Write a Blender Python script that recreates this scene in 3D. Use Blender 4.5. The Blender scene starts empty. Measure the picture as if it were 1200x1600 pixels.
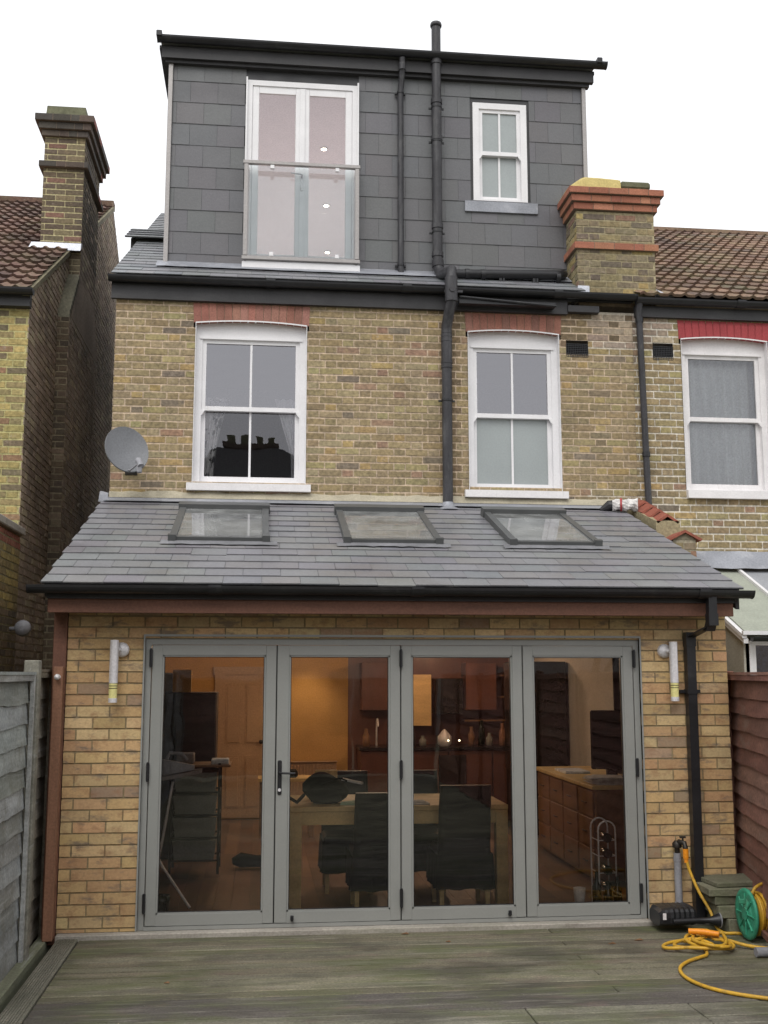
import bpy, math, random
from mathutils import Vector, Matrix
R = math.radians
random.seed(7)
S = bpy.context.scene
COL = S.collection

# ------------------------------------------------------------------ camera
cam = bpy.data.objects.new('camera', bpy.data.cameras.new('camera'))
COL.objects.link(cam)
S.camera = cam
cam.location = (0.851, -8.462, 1.806)
cam.rotation_euler = (R(90 + 8.329), 0, R(-6.336))
cam.data.sensor_fit = 'VERTICAL'
cam.data.sensor_height = 36.0
cam.data.lens = 36.0 * 1730 / 1600
cam.data.clip_end = 500

# ------------------------------------------------------------------ sky and sun
SUN_EL, SUN_AZ = 52, 200           # azimuth measured clockwise from +Y
W = bpy.data.worlds.new("World"); S.world = W; W.use_nodes = True
nt = W.node_tree; nt.nodes.clear()
sky = nt.nodes.new('ShaderNodeTexSky'); sky.sky_type = 'NISHITA'; sky.sun_disc = False
sky.sun_elevation = R(SUN_EL); sky.sun_rotation = R(SUN_AZ)
hs = nt.nodes.new('ShaderNodeHueSaturation'); hs.inputs['Saturation'].default_value = 0.12
mx = nt.nodes.new('ShaderNodeMixRGB'); mx.inputs[0].default_value = 0.72
mx.inputs[2].default_value = (11.6, 11.7, 12.0, 1)
bg = nt.nodes.new('ShaderNodeBackground'); bg.inputs[1].default_value = 0.12
wo = nt.nodes.new('ShaderNodeOutputWorld')
nt.links.new(sky.outputs[0], hs.inputs['Color']); nt.links.new(hs.outputs[0], mx.inputs[1])
nt.links.new(mx.outputs[0], bg.inputs[0]); nt.links.new(bg.outputs[0], wo.inputs[0])
sl = bpy.data.lights.new('sun', 'SUN'); sl.energy = 1.5; sl.angle = R(38); sl.color = (1, .97, .92)
so = bpy.data.objects.new('sun', sl); COL.objects.link(so)
so.rotation_euler = (R(90 - SUN_EL), 0, R(180 - SUN_AZ))
S.view_settings.view_transform = 'Standard'; S.view_settings.look = 'None'
S.view_settings.exposure = 0.12; S.view_settings.gamma = 1.0

# ------------------------------------------------------------------ materials
def mat(name, c=(.5, .5, .5), rough=.7, attr=False, var=.25, vs=(5, 5, 5), fine=.15, fs=60,
        bump=.15, bs=80, metal=0.0, spec=.4, stain=None, emit=None, groove=None, streak=None, rough_var=0):
    m = bpy.data.materials.new(name); m.use_nodes = True
    n = m.node_tree; n.nodes.clear(); L = n.links.new
    out = n.nodes.new('ShaderNodeOutputMaterial'); b = n.nodes.new('ShaderNodeBsdfPrincipled')
    L(b.outputs[0], out.inputs[0])
    b.inputs['Roughness'].default_value = rough; b.inputs['Metallic'].default_value = metal
    b.inputs['Specular IOR Level'].default_value = spec
    geo = n.nodes.new('ShaderNodeNewGeometry')
    mp = n.nodes.new('ShaderNodeMapping'); mp.inputs['Scale'].default_value = vs
    L(geo.outputs['Position'], mp.inputs['Vector'])
    nz = n.nodes.new('ShaderNodeTexNoise'); nz.inputs['Scale'].default_value = 1; nz.inputs['Detail'].default_value = 4
    L(mp.outputs[0], nz.inputs['Vector'])
    nf = n.nodes.new('ShaderNodeTexNoise'); nf.inputs['Scale'].default_value = fs; nf.inputs['Detail'].default_value = 3
    L(geo.outputs['Position'], nf.inputs['Vector'])
    if attr:
        src = n.nodes.new('ShaderNodeAttribute'); src.attribute_name = 'Col'; src = src.outputs['Color']
    else:
        r = n.nodes.new('ShaderNodeRGB'); r.outputs[0].default_value = (*c, 1); src = r.outputs[0]
    def scale(src, fac, amt):
        mr = n.nodes.new('ShaderNodeMapRange'); mr.inputs['From Min'].default_value = .25; mr.inputs['From Max'].default_value = .75
        mr.inputs['To Min'].default_value = 1 - amt; mr.inputs['To Max'].default_value = 1 + amt
        L(fac, mr.inputs['Value'])
        v = n.nodes.new('ShaderNodeVectorMath'); v.operation = 'SCALE'
        L(src, v.inputs[0]); L(mr.outputs[0], v.inputs['Scale']); return v.outputs[0]
    src = scale(src, nz.outputs[0], var); src = scale(src, nf.outputs[0], fine)
    for st in (stain if isinstance(stain, list) else [stain] if stain else []):
        col, ss, lo, hi, amt = st
        n2 = n.nodes.new('ShaderNodeTexNoise'); n2.inputs['Scale'].default_value = 1; n2.inputs['Detail'].default_value = 6
        n2.inputs['Roughness'].default_value = .65
        m2 = n.nodes.new('ShaderNodeMapping'); m2.inputs['Scale'].default_value = ss if isinstance(ss, tuple) else (ss,) * 3
        m2.inputs['Location'].default_value = (ord(name[0]) * .7, len(name), 3)
        L(geo.outputs['Position'], m2.inputs['Vector']); L(m2.outputs[0], n2.inputs['Vector'])
        mr = n.nodes.new('ShaderNodeMapRange'); mr.inputs['From Min'].default_value = lo; mr.inputs['From Max'].default_value = hi
        mr.inputs['To Max'].default_value = amt; L(n2.outputs[0], mr.inputs['Value'])
        mm = n.nodes.new('ShaderNodeMixRGB'); L(mr.outputs[0], mm.inputs[0]); L(src, mm.inputs[1]); mm.inputs[2].default_value = (*col, 1)
        src = mm.outputs[0]
    L(src, b.inputs['Base Color'])
    if rough_var:
        mr = n.nodes.new('ShaderNodeMapRange'); mr.inputs['From Min'].default_value = .35; mr.inputs['From Max'].default_value = .65
        mr.inputs['To Min'].default_value = max(0, rough - rough_var); mr.inputs['To Max'].default_value = min(1, rough + rough_var)
        L(nz.outputs[0], mr.inputs['Value']); L(mr.outputs[0], b.inputs['Roughness'])
    if bump:
        nb = n.nodes.new('ShaderNodeTexNoise'); nb.inputs['Scale'].default_value = bs; nb.inputs['Detail'].default_value = 5
        L(geo.outputs['Position'], nb.inputs['Vector'])
        bp = n.nodes.new('ShaderNodeBump'); bp.inputs['Strength'].default_value = min(1, bump * 2); bp.inputs['Distance'].default_value = .004
        L(nb.outputs[0], bp.inputs['Height']); last = bp
        if groove:
            axis, freq, depth = groove
            sp = n.nodes.new('ShaderNodeSeparateXYZ'); L(geo.outputs['Position'], sp.inputs[0])
            mu = n.nodes.new('ShaderNodeMath'); mu.operation = 'MULTIPLY'; mu.inputs[1].default_value = freq * 6.2832
            L(sp.outputs[axis], mu.inputs[0])
            sn = n.nodes.new('ShaderNodeMath'); sn.operation = 'SINE'; L(mu.outputs[0], sn.inputs[0])
            b2 = n.nodes.new('ShaderNodeBump'); b2.inputs['Distance'].default_value = depth; b2.inputs['Strength'].default_value = 1
            L(sn.outputs[0], b2.inputs['Height']); L(bp.outputs[0], b2.inputs['Normal']); last = b2
        L(last.outputs[0], b.inputs['Normal'])
    if emit:
        b.inputs['Emission Color'].default_value = (*emit[0], 1); b.inputs['Emission Strength'].default_value = emit[1]
    return m

def glass(name, tint=(.93, .95, .94), ior=1.6, rough=0.0, haze=0):
    m = bpy.data.materials.new(name); m.use_nodes = True
    n = m.node_tree; n.nodes.clear(); L = n.links.new
    out = n.nodes.new('ShaderNodeOutputMaterial'); mix = n.nodes.new('ShaderNodeMixShader')
    t = n.nodes.new('ShaderNodeBsdfTransparent'); t.inputs[0].default_value = (*tint, 1)
    g = n.nodes.new('ShaderNodeBsdfGlossy'); g.inputs['Roughness'].default_value = rough; g.inputs[0].default_value = (.96, .95, 1, 1)
    f = n.nodes.new('ShaderNodeFresnel'); f.inputs[0].default_value = ior
    nb = n.nodes.new('ShaderNodeTexNoise'); nb.inputs['Scale'].default_value = 1.6
    geo = n.nodes.new('ShaderNodeNewGeometry'); L(geo.outputs['Position'], nb.inputs['Vector'])
    bp = n.nodes.new('ShaderNodeBump'); bp.inputs['Distance'].default_value = .004; bp.inputs['Strength'].default_value = .5
    L(nb.outputs[0], bp.inputs['Height']); L(bp.outputs[0], g.inputs['Normal'])
    L(f.outputs[0], mix.inputs[0]); L(t.outputs[0], mix.inputs[1]); L(g.outputs[0], mix.inputs[2])
    if haze:  # pale diffuse film painted over the pane in place of milky reflections
        df = n.nodes.new('ShaderNodeBsdfDiffuse'); df.inputs[0].default_value = (.42, .43, .42, 1)
        m3 = n.nodes.new('ShaderNodeMixShader'); n3 = n.nodes.new('ShaderNodeTexNoise'); n3.inputs['Scale'].default_value = 5
        L(geo.outputs['Position'], n3.inputs['Vector']); mr = n.nodes.new('ShaderNodeMapRange')
        mr.inputs['From Min'].default_value = .3; mr.inputs['From Max'].default_value = .7; mr.inputs['To Min'].default_value = haze * .6; mr.inputs['To Max'].default_value = haze * 1.4
        L(n3.outputs[0], mr.inputs[0]); L(mr.outputs[0], m3.inputs[0]); L(mix.outputs[0], m3.inputs[1]); L(df.outputs[0], m3.inputs[2]); L(m3.outputs[0], out.inputs[0])
    else: L(mix.outputs[0], out.inputs[0])
    return m

M = {}
M['stock'] = mat('stock_brick', attr=True, rough=.9, var=.16, vs=(1.2, 1.2, 1.6), fine=.34, fs=32, bump=.5, bs=60,
                 stain=[((.13, .105, .08), (1.3, 1.3, .8), .56, .8, .4), ((.38, .29, .15), 9, .58, .72, .4), ((.12, .10, .08), 22, .62, .72, .55), ((.40, .33, .27), 16, .6, .7, .45)])
M['soot'] = mat('sooty_brick', attr=True, rough=.92, var=.35, vs=(1, 1, 1), fine=.3, fs=40, bump=.4, bs=60,
                stain=[((.055, .045, .038), 1.1, .5, .75, .5), ((.13, .12, .07), 2.4, .6, .75, .35)])
M['newbrick'] = mat('buff_brick', attr=True, rough=.85, var=.12, vs=(2, 2, 3), fine=.12, fs=50, bump=.25, bs=90,
                    stain=[((.30, .16, .085), (9, 9, 14), .5, .68, .65), ((.19, .15, .115), (5, 5, 12.5), .54, .66, .8)])
M['red_brick'] = mat('red_brick', attr=True, rough=.85, var=.2, vs=(5, 5, 5), fine=.2, bump=.3)
M['red_paint'] = mat('red_painted_brick', (.34, .045, .05), rough=.6, var=.12, bump=.2, vs=(9, 9, 2))
M['slate'] = mat('slate', attr=True, rough=.5, var=.09, vs=(3, 3, 3), fine=.1, fs=70, bump=.15, bs=40, spec=.5, rough_var=.12)
M['roof_slate'] = mat('roof_slate', attr=True, rough=.42, var=.07, vs=(2.5, 2.5, 2.5), fine=.15, fs=60, bump=.2, bs=30, spec=.5, rough_var=.12,
                      stain=[((.24, .235, .22), (4, 9, 9), .6, .8, .5), ((.42, .41, .38), 26, .70, .75, .6)])
M['pantile'] = mat('brown_roof_tile', attr=True, rough=.85, var=.3, vs=(2, 2, 2), fine=.3, fs=30, bump=.3, bs=40,
                   stain=[((.19, .19, .10), 1.6, .5, .72, .55), ((.32, .28, .22), 14, .6, .72, .5)])
M['white'] = mat('white_paint', (.76, .75, .76), rough=.4, var=.05, fine=.04, bump=.05, bs=15, stain=((.50, .47, .44), (14, 14, 3), .62, .82, .4))
M['oldwhite'] = mat('old_white_paint', (.74, .72, .72), rough=.6, var=.07, fine=.06, bump=.15, bs=40,
                    stain=((.35, .33, .30), (16, 16, 5), .64, .78, .5))
M['black'] = mat('black_plastic', (.018, .018, .02), rough=.38, var=.2, fine=.1, bump=.05, bs=30, stain=((.09, .09, .085), 6, .58, .8, .35))
M['pipe'] = mat('weathered_black_pipe', (.035, .034, .038), rough=.5, var=.25, fine=.2, bump=.1, stain=[((.13, .13, .13), (11, 11, 2.5), .52, .75, .6), ((.16, .15, .12), (26, 26, 10), .62, .75, .5)])
M['fascia'] = mat('dark_painted_board', (.035, .034, .036), rough=.5, var=.2, bump=.08, stain=((.09, .085, .08), (2, 2, 8), .55, .8, .4))
M['skyframe'] = mat('dark_grey_frame', (.085, .088, .088), rough=.45, var=.1, fine=.05, bump=.04)
M['alu'] = mat('grey_aluminium', (.275, .278, .262), rough=.42, var=.04, fine=.03, bump=.02, spec=.5)
M['greyrail'] = mat('grey_rail', (.34, .32, .31), rough=.35, metal=.3, var=.05, bump=.02)
M['steel'] = mat('brushed_steel', (.68, .66, .67), rough=.5, metal=.25, var=.08, bump=.03)
M['lead'] = mat('lead_flashing', (.28, .29, .32), rough=.5, metal=.2, var=.25, vs=(3, 3, 3), fine=.15, bump=.25, bs=14, stain=((.5, .5, .52), 5, .55, .75, .6))
M['darklead'] = mat('dark_lead', (.17, .17, .18), rough=.6, var=.25, bump=.2, bs=14)
M['newlead'] = mat('bright_flashing', (.62, .64, .70), rough=.45, metal=.2, var=.15, bump=.3, bs=16)
M['mortar'] = mat('cement_mortar', (.40, .36, .27), rough=.95, var=.25, bump=.5, bs=40)
M['ymortar'] = mat('yellow_flaunching', (.52, .42, .17), rough=.95, var=.15, bump=.5, bs=25)
M['moss'] = mat('mossy_stone', (.13, .13, .08), rough=.95, var=.4, vs=(9, 9, 9), bump=.9, bs=30)
M['redwood'] = mat('red_brown_timber', (.155, .07, .045), rough=.65, var=.25, vs=(1.2, 9, 9), fine=.2, bump=.2, bs=50, stain=((.06, .03, .02), (1, 8, 14), .55, .75, .6))
M['post'] = mat('orange_brown_timber', (.25, .125, .075), rough=.75, var=.3, vs=(14, 14, 1.2), fine=.2, bump=.25, bs=50, stain=((.08, .045, .03), (9, 9, 1), .5, .75, .6))
M['fence'] = mat('weathered_grey_fence', attr=True, rough=.9, var=.3, vs=(12, 1.5, 12), fine=.25, fs=50, bump=.5, bs=45,
                 stain=[((.13, .12, .085), 2.2, .48, .7, .7), ((.40, .41, .39), (25, 1.5, 25), .56, .7, .55), ((.10, .085, .07), (30, 1.2, 30), .60, .72, .6)])
M['redfence'] = mat('red_brown_fence', attr=True, rough=.85, var=.3, vs=(9, 2, 14), fine=.25, fs=50, bump=.4, bs=45,
                    stain=[((.24, .20, .17), (6, 2, 8), .55, .75, .5)])
M['deck'] = mat('mossy_deck', attr=True, rough=.8, var=.3, vs=(.8, 9, 3), fine=.35, fs=70, bump=.5, bs=60, rough_var=.12, groove=(1, 62, .0035),
                stain=[((.06, .055, .042), (.9, 2.0, 1), .47, .62, .72), ((.12, .135, .055), (1.2, 2.6, 2), .47, .64, .7),
                       ((.36, .33, .28), (1.6, 16, 2), .55, .72, .5), ((.20, .135, .115), (2.3, 6, 2), .56, .70, .5), ((.05, .045, .04), (5, 30, 2), .60, .72, .6), ((.45, .44, .38), 42, .68, .72, .75)])
M['deckside'] = mat('mossy_edge_board', attr=True, rough=.8, var=.35, vs=(6, 1.1, 3), fine=.3, fs=55, bump=.4, bs=60, groove=(0, 62, .0035),
                    stain=[((.05, .055, .03), (2, 1, 1), .45, .7, .7)])
M['stone'] = mat('pale_stone_sill', (.34, .31, .27), rough=.9, var=.25, vs=(2, 5, 5), fine=.2, bump=.3, stain=[((.14, .15, .09), (1.5, 6, 5), .5, .72, .6), ((.12, .08, .07), 3, .6, .75, .5)])
M['earth'] = mat('dark_ground', (.17, .165, .11), rough=.95, var=.5, vs=(2, 2, 2), bump=.8, bs=12)
M['slab'] = mat('mossy_slab', attr=True, rough=.9, var=.3, vs=(4, 4, 9), fine=.25, bump=.5, bs=35, stain=((.10, .12, .06), 5, .45, .7, .6))
M['hose'] = mat('yellow_hose', (.62, .36, .035), rough=.45, var=.15, fine=.15, bump=.15, bs=40, stain=[((.22, .15, .07), 11, .52, .7, .6), ((.45, .18, .04), 25, .58, .7, .6)])
M['orange'] = mat('orange_plastic', (.85, .30, .02), rough=.4, var=.05, bump=0)
M['green'] = mat('green_plastic', (.05, .33, .20), rough=.5, var=.25, vs=(14, 14, 14), fine=.15, bump=.1, stain=[((.10, .14, .09), 9, .52, .68, .6), ((.25, .38, .30), 30, .6, .7, .4)])
M['greypl'] = mat('grey_plastic', (.27, .27, .29), rough=.5, var=.15, bump=.08)
M['dishgrey'] = mat('dish_grey', (.155, .16, .17), rough=.5, var=.08, bump=.04)
M['membrane'] = mat('green_grey_roof_sheet', (.33, .35, .29), rough=.7, var=.1, bump=.08, bs=8)
M['greysheet'] = mat('grey_roof_sheet', (.30, .31, .33), rough=.6, var=.12, bump=.06)
M['render'] = mat('beige_render', (.40, .38, .32), rough=.9, var=.12, bump=.3)
M['navy'] = mat('patterned_blind', (.02, .03, .10), rough=.7, var=.9, vs=(40, 40, 40), bump=0)
M['yglow'] = mat('yellow_lamp_diffuser', (.72, .66, .28), rough=.35, var=.05, bump=0)
M['glass'] = glass('window_glass', ior=2.75)
M['doorglass'] = glass('door_glass', tint=(.92, .92, .90), ior=1.74)
M['lowglass'] = glass('clear_window_glass', ior=1.75)
M['midglass'] = glass('lower_sash_glass', ior=1.95)
M['loftglass'] = glass('loft_door_glass', ior=2.2)
M['skyglass'] = glass('hazed_rooflight_glass', ior=2.0, haze=.32)  # skylight panes brightened by a painted reflection haze
M['julglass'] = glass('balcony_glass', tint=(.945, .975, .972), ior=1.45)
M['frost'] = mat('obscured_glass', (.30, .33, .33), rough=.3, var=.05, vs=(3, 3, 3), fine=.06, fs=60, bump=.12, bs=90, spec=.8)
M['room'] = mat('room_paint', (.42, .40, .40), rough=.9, var=.05, bump=0)
M['atticpaint'] = mat('attic_paint', (.78, .735, .74), rough=.9, var=.03, bump=0)
M['beige'] = mat('beige_room_paint', (.46, .42, .36), rough=.9, var=.05, bump=0)
M['orangewall'] = mat('ochre_room_paint', (.50, .29, .10), rough=.9, var=.06, bump=0)
M['doorpaint'] = mat('warm_white_door', (.44, .30, .19), rough=.6, var=.05, bump=.03)
M['floor'] = mat('wood_floor', attr=True, rough=.45, var=.25, vs=(9, 1.2, 2), bump=.05)
M['oak'] = mat('pale_oak', (.62, .43, .19), rough=.5, var=.2, vs=(2, 10, 10), fine=.12, bump=.06)
M['oakdark'] = mat('brown_oak', (.20, .105, .05), rough=.5, var=.3, vs=(10, 2, 12), fine=.12, bump=.06)
M['cloth'] = mat('black_cloth', (.007, .008, .007), rough=.95, var=.3, vs=(14, 14, 5), bump=.3, bs=25)
M['leather'] = mat('dark_leather', (.008, .007, .007), rough=.55, var=.2, bump=.2)
M['canvas'] = mat('grey_canvas', (.20, .205, .18), rough=.9, var=.2, vs=(7, 7, 7), bump=.5, bs=14)
M['darkmetal'] = mat('dark_metal', (.04, .035, .03), rough=.45, metal=.5, var=.1, bump=0)
M['iron'] = mat('ironing_cover', (.22, .20, .19), rough=.8, var=.2, bump=.2, bs=12)
M['paper'] = mat('paper', (.62, .60, .58), rough=.8, var=.35, vs=(16, 16, 16), bump=.1)
M['greenpaper'] = mat('green_paper', (.40, .52, .36), rough=.8, var=.3, vs=(25, 25, 25), bump=.1)
M['bin'] = mat('black_gloss', (.012, .012, .012), rough=.25, var=.1, bump=0)
M['screen'] = mat('dark_screen', (.02, .018, .018), rough=.15, var=.1, bump=0)
M['redcab'] = mat('dark_red_kitchen', (.12, .05, .032), rough=.35, var=.25, vs=(5, 5, 2), bump=.02)
M['curtain'] = mat('white_curtain', (.85, .83, .87), rough=.9, var=.1, bump=.1, bs=20)
M['net'] = mat('net_curtain', (.88, .90, .91), rough=.9, var=.08, vs=(3, 3, 1), bump=.15, bs=30)
M['pattern'] = mat('scroll_curtain', (.85, .83, .84), rough=.9, var=.1, bump=.1, stain=((.03, .03, .03), (13, 13, 9), .52, .56, .95))
M['bulb'] = mat('lit_bulb', (1, 1, 1), emit=((1, .86, .66), 30), bump=0, var=0, fine=0)
M['led'] = mat('lit_led', (1, 1, 1), emit=((1, .8, .5), 6), bump=0, var=0, fine=0)
M['bark'] = mat('bark', (.06, .05, .04), rough=.95, var=.3, bump=.5)
M['leaf'] = mat('leaf', (.04, .06, .02), rough=.7, var=.5, vs=(3, 3, 3), bump=0)
M['label'] = mat('white_label', (.7, .66, .66), rough=.5, var=.05, bump=0)
M['tilered'] = mat('terracotta', (.27, .085, .055), rough=.8, var=.25, vs=(8, 8, 8), fine=.2, bump=.3)
M['bottle'] = mat('dark_bottle', (.01, .016, .012), rough=.12, var=.1, bump=0)

# ------------------------------------------------------------------ mesh builder
class MB:
    def __init__(s): s.v = []; s.f = []; s.c = []; s.m = []; s.sm = []
    def face(s, pts, col=(.5, .5, .5), mi=0, smooth=False):
        i = len(s.v); s.v += [tuple(p) for p in pts]; s.f.append(tuple(range(i, i + len(pts)))); s.c.append(col); s.m.append(mi); s.sm.append(smooth)
    def grid(s, rows, closed=False, col=(.5, .5, .5), mi=0, smooth=True, caps=False):
        n = len(rows[0]); i0 = len(s.v)
        for r in rows: s.v += [tuple(p) for p in r]
        for a in range(len(rows) - 1):
            for b in range(n if closed else n - 1):
                q = (b + 1) % n
                s.f.append((i0 + a * n + b, i0 + a * n + q, i0 + (a + 1) * n + q, i0 + (a + 1) * n + b)); s.c.append(col); s.m.append(mi); s.sm.append(smooth)
        if caps:
            s.face(list(reversed(rows[0])), col, mi); s.face(rows[-1], col, mi)
    def box(s, x0, x1, y0, y1, z0, z1, col=(.5, .5, .5), mi=0, rot=None, bev=0):
        if x0 > x1: x0, x1 = x1, x0
        if y0 > y1: y0, y1 = y1, y0
        if z0 > z1: z0, z1 = z1, z0
        if bev:
            b = bev; c = Vector(((x0 + x1) / 2, (y0 + y1) / 2, (z0 + z1) / 2)); h = Vector(((x1 - x0) / 2, (y1 - y0) / 2, (z1 - z0) / 2))
            def P(sx, sy, sz, ax):
                return c + Vector([sg * (h[k] - (0 if k == ax else b)) for k, sg in enumerate((sx, sy, sz))])
            fs = []
            for ax in range(3):
                o = [k for k in range(3) if k != ax]
                for sg in (-1, 1):
                    q = []
                    for a, e in ((-1, -1), (1, -1), (1, 1), (-1, 1)):
                        t = [0, 0, 0]; t[ax] = sg; t[o[0]] = a; t[o[1]] = e; q.append(P(*t, ax))
                    if (sg > 0) == (ax == 1): q.reverse()
                    fs.append(q)
            for ax in range(3):
                o = [k for k in range(3) if k != ax]
                for a in (-1, 1):
                    for e in (-1, 1):
                        t0 = [0, 0, 0]; t0[o[0]] = a; t0[o[1]] = e
                        t1 = list(t0); t0[ax] = -1; t1[ax] = 1
                        q = [P(*t0, o[0]), P(*t1, o[0]), P(*t1, o[1]), P(*t0, o[1])]
                        n = (q[1] - q[0]).cross(q[2] - q[0])
                        if n.dot(q[0] - c) < 0: q.reverse()
                        fs.append(q)
            for a in (-1, 1):
                for e in (-1, 1):
                    for g in (-1, 1):
                        q = [P(a, e, g, 0), P(a, e, g, 1), P(a, e, g, 2)]
                        if (q[1] - q[0]).cross(q[2] - q[0]).dot(q[0] - c) < 0: q.reverse()
                        fs.append(q)
        else:
            p = [Vector((x, y, z)) for z in (z0, z1) for y in (y0, y1) for x in (x0, x1)]
            fs = [[p[i] for i in q] for q in ((0, 2, 3, 1), (4, 5, 7, 6), (0, 1, 5, 4), (2, 6, 7, 3), (0, 4, 6, 2), (1, 3, 7, 5))]
        if rot:
            mt, cc = rot; fs = [[mt @ (Vector(v) - cc) + cc for v in q] for q in fs]
        for q in fs: s.face(q, col, mi)
        return s
    def hexa(s, p, col=(.5, .5, .5), mi=0):     # p: bottom 4 (ccw from above) then top 4
        for q in ((3, 2, 1, 0), (4, 5, 6, 7), (0, 1, 5, 4), (1, 2, 6, 5), (2, 3, 7, 6), (3, 0, 4, 7)): s.face([p[i] for i in q], col, mi)
        return s
    def tube(s, pts, r, n=10, col=(.5, .5, .5), mi=0, caps=True, smooth=True):
        pts = [Vector(p) for p in pts]; rs = r if isinstance(r, (list, tuple)) else [r] * len(pts)
        rows = []; up = None
        for i, p in enumerate(pts):
            a = pts[max(i - 1, 0)]; b = pts[min(i + 1, len(pts) - 1)]; d = (b - a).normalized()
            if up is None: up = Vector((0, 0, 1)) if abs(d.z) < .9 else Vector((0, 1, 0))
            x = up.cross(d).normalized(); up = d.cross(x).normalized()
            rows.append([p + (x * math.cos(t) + up * math.sin(t)) * rs[i] for t in [2 * math.pi * k / n for k in range(n)]])
        s.grid(rows, True, col, mi, smooth, caps); return s
    def cyl(s, a, b, r, n=16, **k): return s.tube([a, b], r, n, **k)
    def lathe(s, c, prof, n=24, axis=2, col=(.5, .5, .5), mi=0):
        rows = []
        for rr, h in prof:
            row = []
            for k in range(n):
                t = 2 * math.pi * k / n; a, b = rr * math.cos(t), rr * math.sin(t)
                q = {2: (a, b, h), 0: (h, a, b), 1: (b, h, a)}[axis]; row.append((c[0] + q[0], c[1] + q[1], c[2] + q[2]))
            rows.append(row)
        s.grid(rows, True, col, mi, True, True); return s
    def build(s, name, mats, parent=None, origin=None):
        if not isinstance(mats, (list, tuple)): mats = [mats]
        if origin is None:
            if parent is not None: origin = WORLD.get(parent.name, Vector((0, 0, 0)))
            else:
                xs = [v[0] for v in s.v]; ys = [v[1] for v in s.v]; zs = [v[2] for v in s.v]
                origin = Vector(((min(xs) + max(xs)) / 2, (min(ys) + max(ys)) / 2, min(zs)))
        me = bpy.data.meshes.new(name)
        me.from_pydata([(v[0] - origin[0], v[1] - origin[1], v[2] - origin[2]) for v in s.v], [], s.f)
        for m in mats: me.materials.append(m)
        me.polygons.foreach_set('material_index', s.m); me.polygons.foreach_set('use_smooth', s.sm)
        ca = me.color_attributes.new('Col', 'FLOAT_COLOR', 'CORNER'); buf = []
        for f, c in zip(s.f, s.c): buf += [c[0], c[1], c[2], 1.0] * len(f)
        ca.data.foreach_set('color', buf); me.update()
        o = bpy.data.objects.new(name, me); COL.objects.link(o)
        if parent is not None: o.parent = parent
        else: o.location = origin
        WORLD[o.name] = Vector(origin)
        return o
WORLD = {}
def tag(o, label=None, cat=None, group=None, kind=None):
    if label: o['label'] = label
    if cat: o['category'] = cat
    if group: o['group'] = group
    if kind: o['kind'] = kind
    return o
def thing(name, loc, label, cat, group=None):
    o = bpy.data.objects.new(name, None); COL.objects.link(o); o.location = loc; o.empty_display_size = .1
    WORLD[o.name] = Vector(loc); return tag(o, label, cat, group)
def B(*a, **k): return MB().box(*a, **k)

# ------------------------------------------------------------------ surface fields
def pick(pal, j=.12):
    t = random.random() * sum(w for w, _ in pal)
    for w, c in pal:
        t -= w
        if t <= 0: break
    k = random.uniform(1 - j, 1 + j); return tuple(min(1, x * k * random.uniform(.97, 1.03)) for x in c)
STOCK = [(6, (.28, .215, .118)), (5, (.255, .198, .113)), (4, (.295, .235, .14)), (1.6, (.35, .25, .115)), (1.2, (.31, .26, .13)), (.8, (.185, .15, .11)), (.5, (.28, .18, .12))]
STOCKY = [(5, (.35, .285, .12)), (4, (.28, .22, .11)), (2, (.42, .32, .13)), (1.5, (.18, .145, .09)), (1, (.28, .17, .10))]
SOOT = [(5, (.33, .26, .20)), (3, (.27, .21, .16)), (2, (.39, .31, .23)), (1, (.42, .35, .24))]
BUFF = [(6, (.53, .36, .175)), (4, (.55, .40, .21)), (3, (.50, .315, .165)), (1.0, (.36, .25, .16))]
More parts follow.
